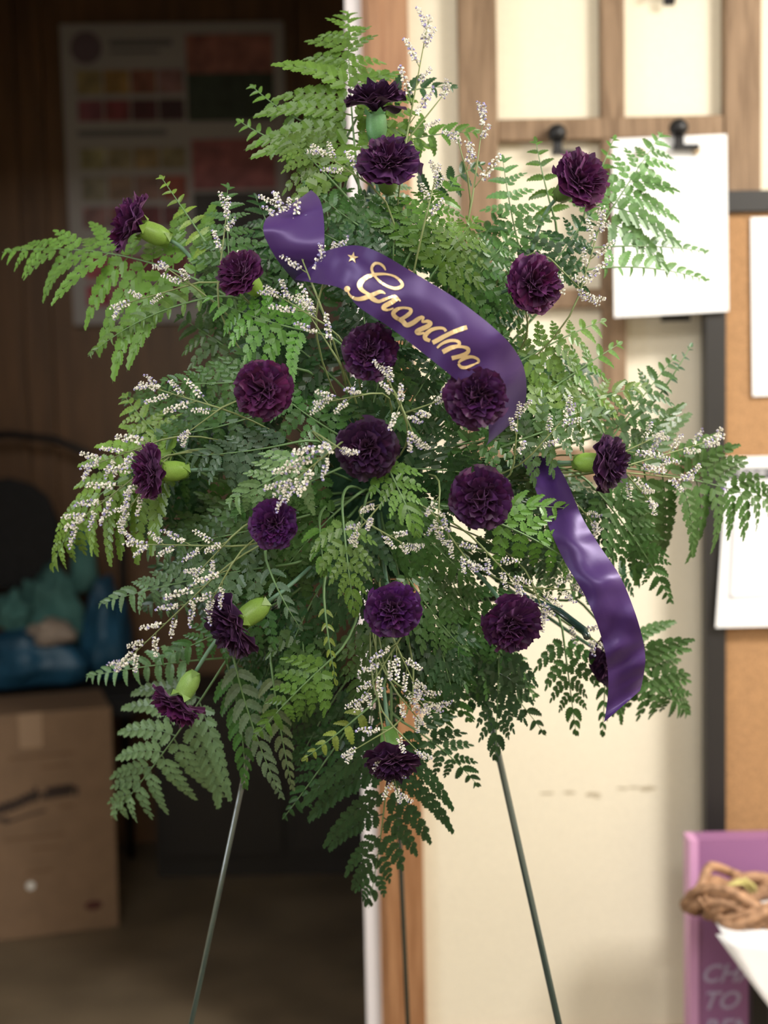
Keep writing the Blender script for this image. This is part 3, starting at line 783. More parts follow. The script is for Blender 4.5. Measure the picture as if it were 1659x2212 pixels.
FRONDS = [
 # top
 dict(b=(772, 372), t=(752, 22), wl=235, wr=165, bend=10, tone='b', n=9, dz=.02, label='bright green frond rising highest behind the topmost carnation'),
 dict(b=(800, 330), t=(1035, 285), wl=68, wr=60, bend=25, tone='b', dz=.04, label='thin frond reaching right beneath the topmost carnation'),
 dict(b=(800, 230), t=(985, 188), wl=60, wr=40, bend=28, tone='d', dz=.04, label='short dark frond tip right of the topmost carnation'),
 dict(b=(770, 450), t=(612, 290), wl=110, wr=120, bend=-10, tone='b', n=7, dz=.01, stipe=.35, label='light frond tip above the upper left ribbon loop'),
 dict(b=(700, 330), t=(512, 258), wl=56, wr=50, bend=25, tone='b', dz=.03, label='narrow frond pointing left level with the topmost carnation'),
 dict(b=(760, 300), t=(540, 182), wl=62, wr=50, bend=35, tone='b', dz=.04, label='long narrow leaf arm arching left from the tallest frond'),
 # left
 dict(b=(455, 618), t=(4, 545), wl=250, wr=185, bend=-70, tone='b', n=9, dz=.01, stipe=.08, roll=8, ang=(70, 30), label='largest yellow green frond arching off the left edge'),
 dict(b=(470, 640), t=(190, 770), wl=25, wr=62, bend=-45, tone='b', n=13, dz=-.01, stipe=.1, label='drooping frond arm below the white statice at upper left'),
 dict(b=(470, 560), t=(345, 378), wl=40, wr=34, bend=0, tone='y', dz=-.0, label='upright leaf spear beside the leftmost upper carnation'),
 dict(b=(505, 640), t=(492, 395), wl=90, wr=85, bend=12, tone='m', dz=.02, label='frond standing above the upper left carnation'),
 dict(b=(690, 720), t=(445, 640), wl=130, wr=95, bend=20, tone='b', dz=.0, label='bright frond between the two upper left carnations'),
 dict(b=(620, 800), t=(345, 820), wl=95, wr=95, bend=35, tone='m', dz=.02, label='mid green frond left of the left centre carnation'),
 dict(b=(600, 880), t=(290, 945), wl=80, wr=110, bend=30, tone='m', dz=.02, label='frond under the left statice cluster'),
 dict(b=(400, 975), t=(108, 1235), wl=235, wr=165, bend=-105, tone='y', n=8, dz=.0, stipe=.05, roll=14, ang=(62, 24), label='yellow green frond drooping at the far left middle'),
 dict(b=(420, 1010), t=(265, 850), wl=75, wr=65, bend=15, tone='y', dz=.02, stipe=.35, label='upright frond tip above the far left carnation'),
 dict(b=(640, 955), t=(400, 985), wl=135, wr=75, bend=12, tone='s', dz=.0, label='greyish frond with hanging leaflets right of the far left carnation'),
 dict(b=(665, 985), t=(490, 1085), wl=120, wr=80, bend=10, tone='l', dz=-.03, label='bright front frond left of the centre carnation'),
 dict(b=(640, 1120), t=(285, 1190), wl=110, wr=100, bend=15, tone='m', dz=.02, label='frond spreading left under the cream statice'),
 dict(b=(620, 1220), t=(212, 1305), wl=110, wr=110, bend=-20, tone='g', dz=.02, label='grey green frond reaching lower left'),
 dict(b=(620, 1290), t=(330, 1430), wl=90, wr=90, bend=10, tone='m', dz=.03, label='frond behind the lower left sideways carnation'),
 # lower left
 dict(b=(480, 1440), t=(240, 1768), wl=255, wr=225, bend=15, tone='g', n=7, dz=.02, stipe=.2, ang=(70, 32), label='pale grey green frond hanging lowest at the left'),
 dict(b=(500, 1420), t=(185, 1462), wl=60, wr=62, bend=-10, tone='g', dz=.03, stipe=.3, label='thin pale frond pointing left above the lowest left carnation'),
 dict(b=(500, 1400), t=(612, 1728), wl=62, wr=62, bend=-22, tone='g', dz=.01, label='long narrow frond hanging before the left easel leg'),
 dict(b=(585, 1430), t=(633, 1708), wl=50, wr=52, bend=-8, tone='g', dz=.02, label='narrow frond hanging right of the left easel leg'),
 dict(b=(490, 1430), t=(530, 1705), wl=60, wr=66, bend=20, tone='m', dz=.03, label='middle frond hanging behind the left easel leg'),
 dict(b=(720, 1420), t=(545, 1600), wl=90, wr=80, bend=-10, tone='b', dz=-.01, label='bright green frond above the dark doorway at lower left'),
 dict(b=(800, 1525), t=(653, 1642), wl=48, wr=36, bend=5, tone='y', dz=-.01, label='yellow green frond arm left of the lowest carnation'),
 # bottom
 dict(b=(845, 1560), t=(796, 1962), wl=215, wr=255, bend=15, tone='d', n=7, dz=.02, stipe=.10, ang=(72, 34), label='dark green frond hanging lowest at the bottom centre'),
 dict(b=(870, 1560), t=(1035, 1700), wl=90, wr=90, bend=20, tone='d', dz=.04, label='dark frond right of the lowest carnation'),
 dict(b=(760, 1560), t=(610, 1770), wl=90, wr=70, bend=5, tone='d', dz=.05, label='dark frond left of the bottom centre'),
 # lower right
 dict(b=(1080, 1370), t=(1070, 1645), wl=115, wr=115, bend=0, tone='d', n=6, dz=.05, label='dark frond hanging in front of the right easel leg'),
 dict(b=(1215, 1360), t=(1245, 1590), wl=85, wr=85, bend=0, tone='m', dz=.05, label='frond hanging left of the ribbon tail'),
 dict(b=(1300, 1395), t=(1488, 1545), wl=170, wr=140, bend=15, tone='m', n=9, dz=.06, label='frond fanning out right behind the ribbon tail'),
 dict(b=(1310, 1400), t=(1302, 1590), wl=36, wr=36, bend=0, tone='m', dz=.06, label='narrow leaf hanging behind the ribbon point'),
 dict(b=(1250, 1290), t=(1400, 1215), wl=70, wr=90, bend=0, tone='d', dz=.07, label='dark shaded frond right of the ribbon tail top'),
 dict(b=(1000, 1380), t=(1180, 1590), wl=95, wr=95, bend=10, tone='d', n=5, dz=.06, label='dark frond below the lower right carnation'),
 # right
 dict(b=(1300, 1005), t=(1700, 1095), wl=215, wr=255, bend=25, tone='m', n=9, dz=.03, stipe=.12, ang=(72, 36), label='large drooping frond running off the right edge'),
 dict(b=(1270, 1040), t=(1452, 1305), wl=100, wr=110, bend=25, tone='m', dz=.03, label='frond drooping below the right hand carnation'),
 dict(b=(1230, 1050), t=(1315, 1235), wl=80, wr=80, bend=10, tone='d', dz=.06, label='dark drooping frond above the ribbon tail'),
 dict(b=(1290, 990), t=(1462, 765), wl=95, wr=105, bend=5, tone='m', dz=.05, label='frond rising above the right hand carnation'),
 dict(b=(1420, 860), t=(1494, 744), wl=14, wr=14, bend=-4, tone='s', n=8, dz=.06, label='thin grass like leaf sticking up at the right'),
 dict(b=(1150, 870), t=(1345, 738), wl=85, wr=85, bend=5, tone='b', dz=.03, label='bright frond right of the ribbon fold'),
 dict(b=(1120, 920), t=(1400, 830), wl=100, wr=105, bend=10, tone='b', dz=.02, label='broad bright frond in the right middle'),
 dict(b=(1100, 960), t=(1330, 890), wl=95, wr=95, bend=10, tone='m', dz=.01, label='mid green frond left of the right hand carnation'),
 dict(b=(1110, 790), t=(1310, 690), wl=80, wr=100, bend=12, tone='b', dz=.03, label='light frond under the carnation beside the sash'),
 # upper right
 dict(b=(1280, 520), t=(1432, 285), wl=120, wr=165, bend=5, tone='l', n=7, dz=.06, stipe=.18, label='light frond spreading over the blank white sheet'),
 dict(b=(1240, 540), t=(1532, 545), wl=56, wr=18, bend=22, tone='l', n=12, dz=.05, stipe=.25, label='upper of the two thin frond arms crossing the white sheet'),
 dict(b=(1230, 590), t=(1532, 607), wl=62, wr=18, bend=42, tone='l', n=12, dz=.05, stipe=.25, label='lower of the two thin frond arms crossing the white sheet'),
 dict(b=(1200, 480), t=(1156, 298), wl=46, wr=46, bend=5, tone='b', dz=.05, label='upright frond left of the upper right carnation'),
 dict(b=(1260, 470), t=(1330, 292), wl=44, wr=40, bend=5, tone='b', dz=.06, label='upright frond right of the upper right carnation'),
 dict(b=(1130, 570), t=(1085, 335), wl=80, wr=105, bend=8, tone='l', dz=.05, label='pale frond against the left sash stile'),
 dict(b=(1180, 600), t=(1275, 460), wl=90, wr=85, bend=5, tone='d', dz=.02, label='dark frond between the two upper right carnations'),
 dict(b=(880, 560), t=(985, 385), wl=115, wr=105, bend=5, tone='b', dz=.01, label='broad bright frond right of the upper middle carnation'),
 dict(b=(930, 600), t=(1030, 470), wl=110, wr=115, bend=5, tone='b', dz=.0, label='bright frond above the ribbon lettering'),
 dict(b=(980, 650), t=(1110, 500), wl=110, wr=110, bend=-5, tone='m', dz=.01, label='frond right of the ribbon lettering'),
 dict(b=(900, 440), t=(1045, 352), wl=60, wr=50, bend=10, tone='d', dz=.05, label='dark frond tip crossing the left sash stile'),
 dict(b=(860, 540), t=(655, 392), wl=85, wr=95, bend=15, tone='m', dz=.02, label='frond leaning left below the upper middle carnation'),
 dict(b=(850, 575), t=(640, 470), wl=85, wr=80, bend=12, tone='d', dz=.01, label='dark frond just above the ribbon end with the star'),
 dict(b=(850, 590), t=(850, 430), wl=95, wr=95, bend=0, tone='m', dz=.03, label='frond right below the upper middle carnation'),
 dict(b=(820, 1330), t=(760, 1520), wl=95, wr=95, bend=5, tone='m', dz=.05, label='frond hanging between the bottom centre statice and the jamb'),
 dict(b=(870, 1300), t=(900, 1500), wl=100, wr=100, bend=-5, tone='d', dz=.06, label='dark frond hanging behind the bottom centre carnation'),
 dict(b=(930, 1330), t=(985, 1530), wl=100, wr=100, bend=5, tone='d', dz=.05, label='dark frond between the bottom centre and lower right carnations'),
 dict(b=(650, 1330), t=(660, 1560), wl=100, wr=100, bend=5, tone='m', dz=.05, label='frond hanging below the lower left front ferns'),
 # centre
 dict(b=(825, 985), t=(905, 1158), wl=72, wr=72, bend=5, tone='b', dz=-.035, label='bright frond hanging right of the centre carnation'),
 dict(b=(1050, 1120), t=(1292, 1258), wl=95, wr=95, bend=25, tone='b', dz=-.03, label='bright frond crossing the top of the ribbon tail'),
 dict(b=(1040, 1100), t=(1250, 1100), wl=60, wr=55, bend=12, tone='b', dz=-.01, label='bright frond right of the lower centre carnation'),
 dict(b=(740, 1105), t=(768, 1332), wl=85, wr=85, bend=-5, tone='b', dz=-.02, label='bright frond above the bottom centre carnation'),
 dict(b=(700, 1290), t=(727, 1478), wl=20, wr=18, bend=-6, tone='y', n=9, dz=-.03, label='narrow yellow green leaf left of the bottom centre carnation'),
 dict(b=(575, 1210), t=(650, 1358), wl=44, wr=34, bend=-12, tone='s', dz=-.02, label='small frond right of the lower left calyx'),
 dict(b=(690, 1130), t=(700, 1240), wl=60, wr=60, bend=0, tone='b', dz=-.01, label='small bright frond right of the lower left front carnation'),
]
for f in FRONDS: frond(**f)
# packed greenery behind
fr = random.Random(21)
cnt = 0
SHORT = [((812, 212), 'topmost carnation'), ((840, 343), 'second carnation from the top'), ((1256, 383), 'upper right carnation'), ((280, 482), 'outermost upper left carnation'),
 ((515, 588), 'inner upper left carnation'), ((1158, 612), 'folded petal carnation'), ((800, 758), 'carnation under the lettering'), ((565, 840), 'left centre carnation'),
 ((1032, 856), 'ribbon end carnation'), ((792, 970), 'very central carnation'), ((1041, 1076), 'biggest carnation'), ((1320, 1000), 'right hand sideways carnation'), ((322, 1020), 'far left carnation'),
 ((592, 1133), 'small lower left front carnation'), ((847, 1318), 'bottom centre carnation'), ((1106, 1352), 'lower right carnation'), ((497, 1357), 'lower left sideways carnation'),
 ((380, 1527), 'lowest left carnation'), ((862, 1648), 'lowest carnation'), ((1328, 1428), 'carnation behind the ribbon tail')]
DIRN = ['right', 'lower right', 'downward', 'lower left', 'left', 'upper left', 'upward', 'upper right']
TN = {'m': 'mid green', 'b': 'bright green', 'd': 'dark green', 'g': 'grey green'}
used = {}
def fill_label(tone, b, t):
    m_ = ((b[0] + t[0]) / 2, (b[1] + t[1]) / 2)
    near = sorted(SHORT, key=lambda q: math.hypot(q[0][0] - m_[0], q[0][1] - m_[1]))
    dr = DIRN[int(round(math.atan2(t[1] - b[1], t[0] - b[0]) / (math.pi / 4))) % 8]
    for q in near[:3]:
        l_ = '%s frond pointing %s, packed behind the %s' % (TN[tone], dr, q[1])
        if l_ not in used: used[l_] = 1; return l_
    return l_ + ', deeper one'
GR = 'densely packed fern fronds inside the spray'
for ring, (rx, ry, num, ln_) in enumerate(((60, 90, 8, 250), (150, 220, 14, 250), (240, 350, 20, 250), (320, 440, 22, 220))):
    for i in range(num):
        a = 2 * math.pi * (i + .37 * ring) / num + fr.uniform(-.12, .12)
        bx_, by_ = 790 + rx * math.cos(a), 1020 + ry * math.sin(a)
        if ring == 3 and .15 < a % 6.283 < 1.35 and i % 2: continue
        a2 = a + fr.uniform(-.5, .5)
        tx_, ty_ = bx_ + ln_ * math.cos(a2), by_ + ln_ * 1.05 * math.sin(a2)
        tone = fr.choice('mmbdmd') if ring < 3 else fr.choice('mdmdg')
        frond((bx_, by_), (tx_, ty_), 112 * fr.uniform(.85, 1.15), 112 * fr.uniform(.85, 1.15), bend=fr.uniform(-20, 20), tone=tone, dz=.035 + .015 * ring + fr.uniform(-.01, .02),
              roll=fr.uniform(-25, 25), label=fill_label(tone, (bx_, by_), (tx_, ty_)), group=GR, n=6, sag=.004)
        cnt += 1

# ================================================================== CARNATIONS
def petal_mesh(theta, L, width, seed, ruf):
    rnd = random.Random(seed); nu, nv = 8, 20
    ph = [rnd.uniform(0, 6.28) for _ in range(4)]; jag = [rnd.uniform(-.5, 1) for _ in range(nv + 1)]
    rows = []
    for i in range(nu + 1):
        u = i / nu; row = []
        # position along a bent spine: starts on the axis, leans out to theta
        x = z = 0.0; steps = 10
        for s_ in range(steps):
            uu = u * (s_ + .5) / steps; f = theta * min(1, uu * 1.9)
            x += math.sin(f) * u * L / steps; z += math.cos(f) * u * L / steps
        f = theta * min(1, u * 1.9)
        for j in range(nv + 1):
            v = -1 + 2 * j / nv
            hw = width * (.10 + .90 * u ** 1.15) * (1 - .0 * u)
            edge = (L * .035 * jag[j] + (L * .022 if j % 2 else 0)) * (u ** 6)
            round_ = -L * .92 * (1 - math.sqrt(max(0, 1 - (hw * v / L) ** 2))) * u
            wave = ruf * (u ** 1.8) * (math.sin(3.3 * v * math.pi / 1.2 + ph[0]) * .6 + .5 * math.sin(6.1 * v + ph[1]) + .25 * math.sin(13 * v + ph[2]))
            r = edge + round_
            px = x + math.sin(f) * r + math.cos(f) * wave
            pz = z + math.cos(f) * r - math.sin(f) * wave * -1
            row.append((px + .04, hw * v + .10 * wave * math.sin(5 * v + ph[3]), pz))
        rows.append(row)
    return MB().grid(rows).mesh('petal', M['petal'], True)
RINGS = [(94, .98, .78, 7, .09), (78, .99, .66, 7, .10), (60, .95, .60, 7, .13), (45, .90, .52, 7, .15), (31, .86, .52, 7, .16), (15, .82, .46, 7, .15)]
PM = [[petal_mesh(math.radians(th), L, wd, 100 * i + j, rf_) for j in range(3)] for i, (th, L, wd, nn, rf_) in enumerate(RINGS)]
CAL = MB()
CAL.lathe([(.07, -.90), (.12, -.86), (.17, -.72), (.205, -.48), (.20, -.2), (.18, .0), (.19, .06)], 14)
for k2 in range(5):
    a = 2 * math.pi * k2 / 5
    c_, s_ = math.cos(a), math.sin(a)
    CAL.add([(c_ * .20 - s_ * .11, s_ * .20 + c_ * .11, -.02), (c_ * .20 + s_ * .11, s_ * .20 - c_ * .11, -.02), (c_ * .27, s_ * .27, .20)], [(0, 1, 2)])
CALM = CAL.mesh('calyx', M['calyx'], True)
BR = MB()
for k2 in range(4):
    a = 2 * math.pi * k2 / 4 + .4
    c_, s_ = math.cos(a), math.sin(a)
    BR.add([(c_ * .12 - s_ * .1, s_ * .12 + c_ * .1, -.90), (c_ * .12 + s_ * .1, s_ * .12 - c_ * .1, -.90), (c_ * .20, s_ * .20, -.62)], [(0, 1, 2)])
BRM = BR.mesh('bract', M['calyx'], True)
cr_ = random.Random(11)
PURP = {'n': (.034, .005, .040), 'r': (.055, .007, .048), 'd': (.022, .005, .028), 'v': (.045, .006, .070)}
def ax_side(a): return a[2] < .5
def carnation(c, dia, axis, label, tone='n', dz=0.0, cal=(.16, .36, .05), flat=1.0, rings=6, to=None):
    """c: photo pixel of the bloom's centre; axis: (right, up, towards camera)"""
    Y = dome(*c) - .035 + dz; O = P(*c, Y)
    if ax_side(axis): dia *= 1.12
    ax = Vector((axis[0], -axis[2], axis[1])).normalized()
    R = dia / 2 * Y / FPX
    # bloom centre sits at about .42 R above the calyx mouth
    O = O - ax * (R * .42)
    rotq = ax.to_track_quat('Z', 'Y').to_matrix().to_4x4()
    root = thing('carnation', label, 'flower', O)
    for ri, (th, L, wd, nn, rf_) in enumerate(RINGS[:rings]):
        a0 = cr_.uniform(0, 6.28)
        for k2 in range(nn):
            az = a0 + 2 * math.pi * k2 / nn + cr_.uniform(-.16, .16)
            sc_ = R * .98 * cr_.uniform(.90, 1.06)
            tl = cr_.uniform(-15, 13)
            m = rotq @ Matrix.Rotation(az, 4, 'Z') @ Matrix.Rotation(math.radians(tl), 4, 'Y') @ Matrix.Scale(sc_, 4) @ Matrix.Scale(flat, 4, (0, 0, 1))
            col = [x * cr_.uniform(.85, 1.2) for x in PURP[tone]]
            link('petal', PM[ri][cr_.randrange(3)], root, m, col)
    csc = .033 * (dia / 140) ** .6
    m = rotq @ Matrix.Diagonal((csc * 1.6, csc * 1.6, csc * .95, 1))
    cx = link('calyx', CALM, root, m, cal)
    link('bract', BRM, root, m, [x * .8 for x in cal])
    s0_ = O - ax * (csc * .86); tgt = P(*to, dome(*to) + .05) if to else FC + (O - FC) * .22
    pts = [bez(s0_, s0_ - ax * (s0_ - tgt).length * .45, tgt, i / 8) for i in range(9)]
    part('stem', MB().tube(pts, .0022, 7), simple_stem, root, True)
    return root
simple_stem = simple('carnation_stem', (.10, .20, .13), .5)
G1, G2 = (.21, .36, .06), (.15, .26, .07)
CARN = [
 ((812, 212), 138, (.0, 1, .12), 'topmost carnation, seen from the side with its green calyx below', dict(tone='d', cal=(.10, .24, .10), dz=.02)),
 ((840, 343), 150, (.05, .75, .85), 'second carnation from the top, tilted upward above its pale green calyx', dict(tone='n', cal=G2)),
 ((1256, 383), 150, (.45, .35, .75), 'carnation at upper right in front of the blank white sheet', dict(tone='r', cal=G2, to=(1150, 540))),
 ((280, 482), 140, (-.95, .42, .18), 'outermost carnation at upper left, turned sideways with bright green calyx', dict(tone='r', cal=G1, to=(430, 590))),
 ((515, 588), 128, (-.45, .45, .75), 'carnation at upper left between the far left one and the ribbon', dict(tone='r', cal=G1)),
 ((1158, 612), 152, (.45, .05, .85), 'carnation at the right of the ribbon lettering with folded petals', dict(tone='r', cal=G2)),
 ((800, 758), 142, (-.05, .1, 1), 'carnation just below the middle of the gold lettering', dict(tone='n', dz=.005)),
 ((565, 840), 152, (-.2, .05, 1), 'front facing carnation left of the centre', dict(tone='r')),
 ((1032, 856), 158, (.05, -.02, 1), 'carnation covering the folded end of the lettered ribbon', dict(tone='n', dz=-.045)),
 ((792, 970), 152, (0, -.05, 1), 'front facing carnation at the very centre of the spray', dict(tone='d')),
 ((1041, 1076), 164, (.05, 0, 1), 'biggest front facing carnation, right of and below the centre', dict(tone='n')),
 ((1320, 1000), 140, (.82, 0, .50), 'carnation furthest right, turned sideways', dict(tone='d', cal=G1)),
 ((322, 1020), 128, (-.85, .0, .45), 'carnation furthest left at mid height, turned sideways', dict(tone='r', cal=G1)),
 ((592, 1133), 126, (-.1, 0, 1), 'small front facing carnation at lower left of the centre', dict(tone='v')),
 ((847, 1318), 142, (.05, -.1, 1), 'front facing carnation below the centre', dict(tone='v')),
 ((1106, 1352), 148, (.15, -.35, .9), 'carnation at lower right beside the top of the easel hook', dict(tone='n', cal=G1)),
 ((497, 1357), 150, (-.80, -.50, .38), 'carnation at lower left turned sideways beside a yellow green calyx', dict(tone='d', cal=G1)),
 ((380, 1527), 128, (-.50, -.85, .25), 'lowest left carnation, facing down with a pale calyx above it', dict(tone='r', cal=(.20, .34, .08))),
 ((850, 1652), 140, (.10, -.72, .60), 'lowest carnation, hanging down over the bottom frond', dict(tone='d', cal=(.12, .26, .06), dz=-.015)),
 ((1328, 1428), 138, (.35, -.15, .85), 'carnation half hidden behind the ribbon tail', dict(tone='d', dz=.05)),
]
for c, d, ax, lb, kw in CARN: carnation(c, d, ax, lb, **kw)

# ================================================================== STATICE (tiny white flowers)
def floret(mb, p, d, s, mi):
    d = Vector(d).normalized(); a = Vector((0, 0, 1)) if abs(d.z) < .9 else Vector((1, 0, 0)); u = d.cross(a).normalized(); v = d.cross(u)
    p = Vector(p); k_ = 5
    top = [p + d * s + (u * math.cos(2 * math.pi * i / k_) + v * math.sin(2 * math.pi * i / k_)) * s * .55 for i in range(k_)]
    mb.add([p] + top + [p + d * s * .75], [(0, 1 + i, 1 + (i + 1) % k_) for i in range(k_)] + [(k_ + 1, 1 + (i + 1) % k_, 1 + i) for i in range(k_)], mi)
def spike_mesh(seed):
    """unit-length flower spike along +X: short twigs, each ending in a few tiny florets"""
    rnd = random.Random(seed); mb = MB(); n = 14
    pts = [(x, 0, .10 * x * x) for x in (0, .33, .66, 1)]
    mb.tube(pts, [.012, .010, .008, .005], 4, 2)
    for i in range(n):
        x = .06 + .94 * i / (n - 1) + rnd.uniform(-.02, .02)
        s_ = 1 if i % 2 else -1
        tw_ = rnd.uniform(.05, .13) * (1.15 - .75 * x)
        a = rnd.uniform(-.9, .9)
        d = Vector((.75, s_ * math.cos(a), math.sin(a) + .25)).normalized()
        p0 = Vector((x, 0, .10 * x * x)); p1 = p0 + d * tw_
        mb.tube([p0, p1], .005, 3, 2)
        for q in range(rnd.choice((4, 5, 6)) if x < .85 else 3):
            f = rnd.uniform(.15, 1)
            out = (d + Vector((rnd.uniform(-.6, .6), rnd.uniform(-.9, .9), rnd.uniform(-.5, 1.0)))).normalized()
            ln_ = rnd.uniform(.06, .10)
            floret(mb, p0 + d * tw_ * f, out, ln_, 1 if rnd.random() < .22 else 0)
    return mb.mesh('flower_spike', [M['floret_w'], M['floret_p'], M['paststem']])
SPK = [spike_mesh(40 + i) for i in range(6)]
sr = random.Random(31)
def sprig(b, t, nb, label, spread=.34, size=62, dz=-.02, bend=0, hang=False, col=None):
    """b, t: start and end photo pixels, nb: side branches"""
    nb = max(2, round(nb * .75))
    Y0 = dome(*b) + dz + .01; Y1 = dome(*t) + dz - .005
    A = P(*b, Y0); B_ = P(*t, Y1); ch = Vector((t[0] - b[0], t[1] - b[1])); per = Vector((ch.y, -ch.x)).normalized()
    C = P((b[0] + t[0]) / 2 + per.x * bend, (b[1] + t[1]) / 2 + per.y * bend, (Y0 + Y1) / 2 - .01)
    root = thing('statice_sprig', label, 'flower', A)
    st = MB(); pts = [bez(A, C, B_, i / 8) for i in range(9)]
    deep = FC + (A - FC) * .3 + Vector((0, .01, 0))
    ctl = A - (C - A).normalized() * (A - deep).length * .28
    st.tube([bez(deep, ctl, A, i / 6) for i in range(6)] + pts, [.0010] * 6 + [.0011 - .0006 * i / 8 for i in range(9)], 5)
    k_ = (Y0 + Y1) / 2 / FPX; spikes = []
    for i in range(nb):
        u = .12 + .80 * i / max(1, nb - 1) if nb > 1 else .5
        s = 1 if i % 2 else -1
        base = bez(A, C, B_, u); T = ((C - A) * (2 * (1 - u)) + (B_ - C) * (2 * u)).normalized()
        S = Vector((per.x, 0, -per.y)) * s
        a = spread * sr.uniform(.75, 1.3) * 1.5
        D = (T * math.cos(a) + S * math.sin(a) + Vector((0, sr.uniform(-.35, .15), sr.uniform(-.1, .1)))).normalized()
        ln_ = size * sr.uniform(.75, 1.2) * (1.05 - .35 * u) * k_
        leadl = ln_ * .35 * (1 - u)
        e = base + D * leadl; st.tube([base, e], .0006, 4)
        spikes.append((e, D, ln_))
    spikes.append((bez(A, C, B_, .80), (B_ - C).normalized(), ch.length * .22 * k_ + size * .25 * k_))
    part('stem', st, M['paststem'], root, True)
    for (e, D, ln_) in spikes:
        up = (Vector((0, -1, .35)) + Vector((sr.uniform(-.5, .5), 0, sr.uniform(-.5, .5)))); Z = (up - D * up.dot(D)).normalized(); Yv = Z.cross(D)
        wsc = max(1.0, (60 * k_) / ln_ * .9)
        m = Matrix(((D.x, Yv.x, Z.x, 0), (D.y, Yv.y, Z.y, 0), (D.z, Yv.z, Z.z, 0), (0, 0, 0, 1)))
        link('flower_spike', SPK[sr.randrange(6)], root, Matrix.Translation(e - A) @ m @ Matrix.Diagonal((ln_, ln_ * wsc, ln_ * wsc, 1)))
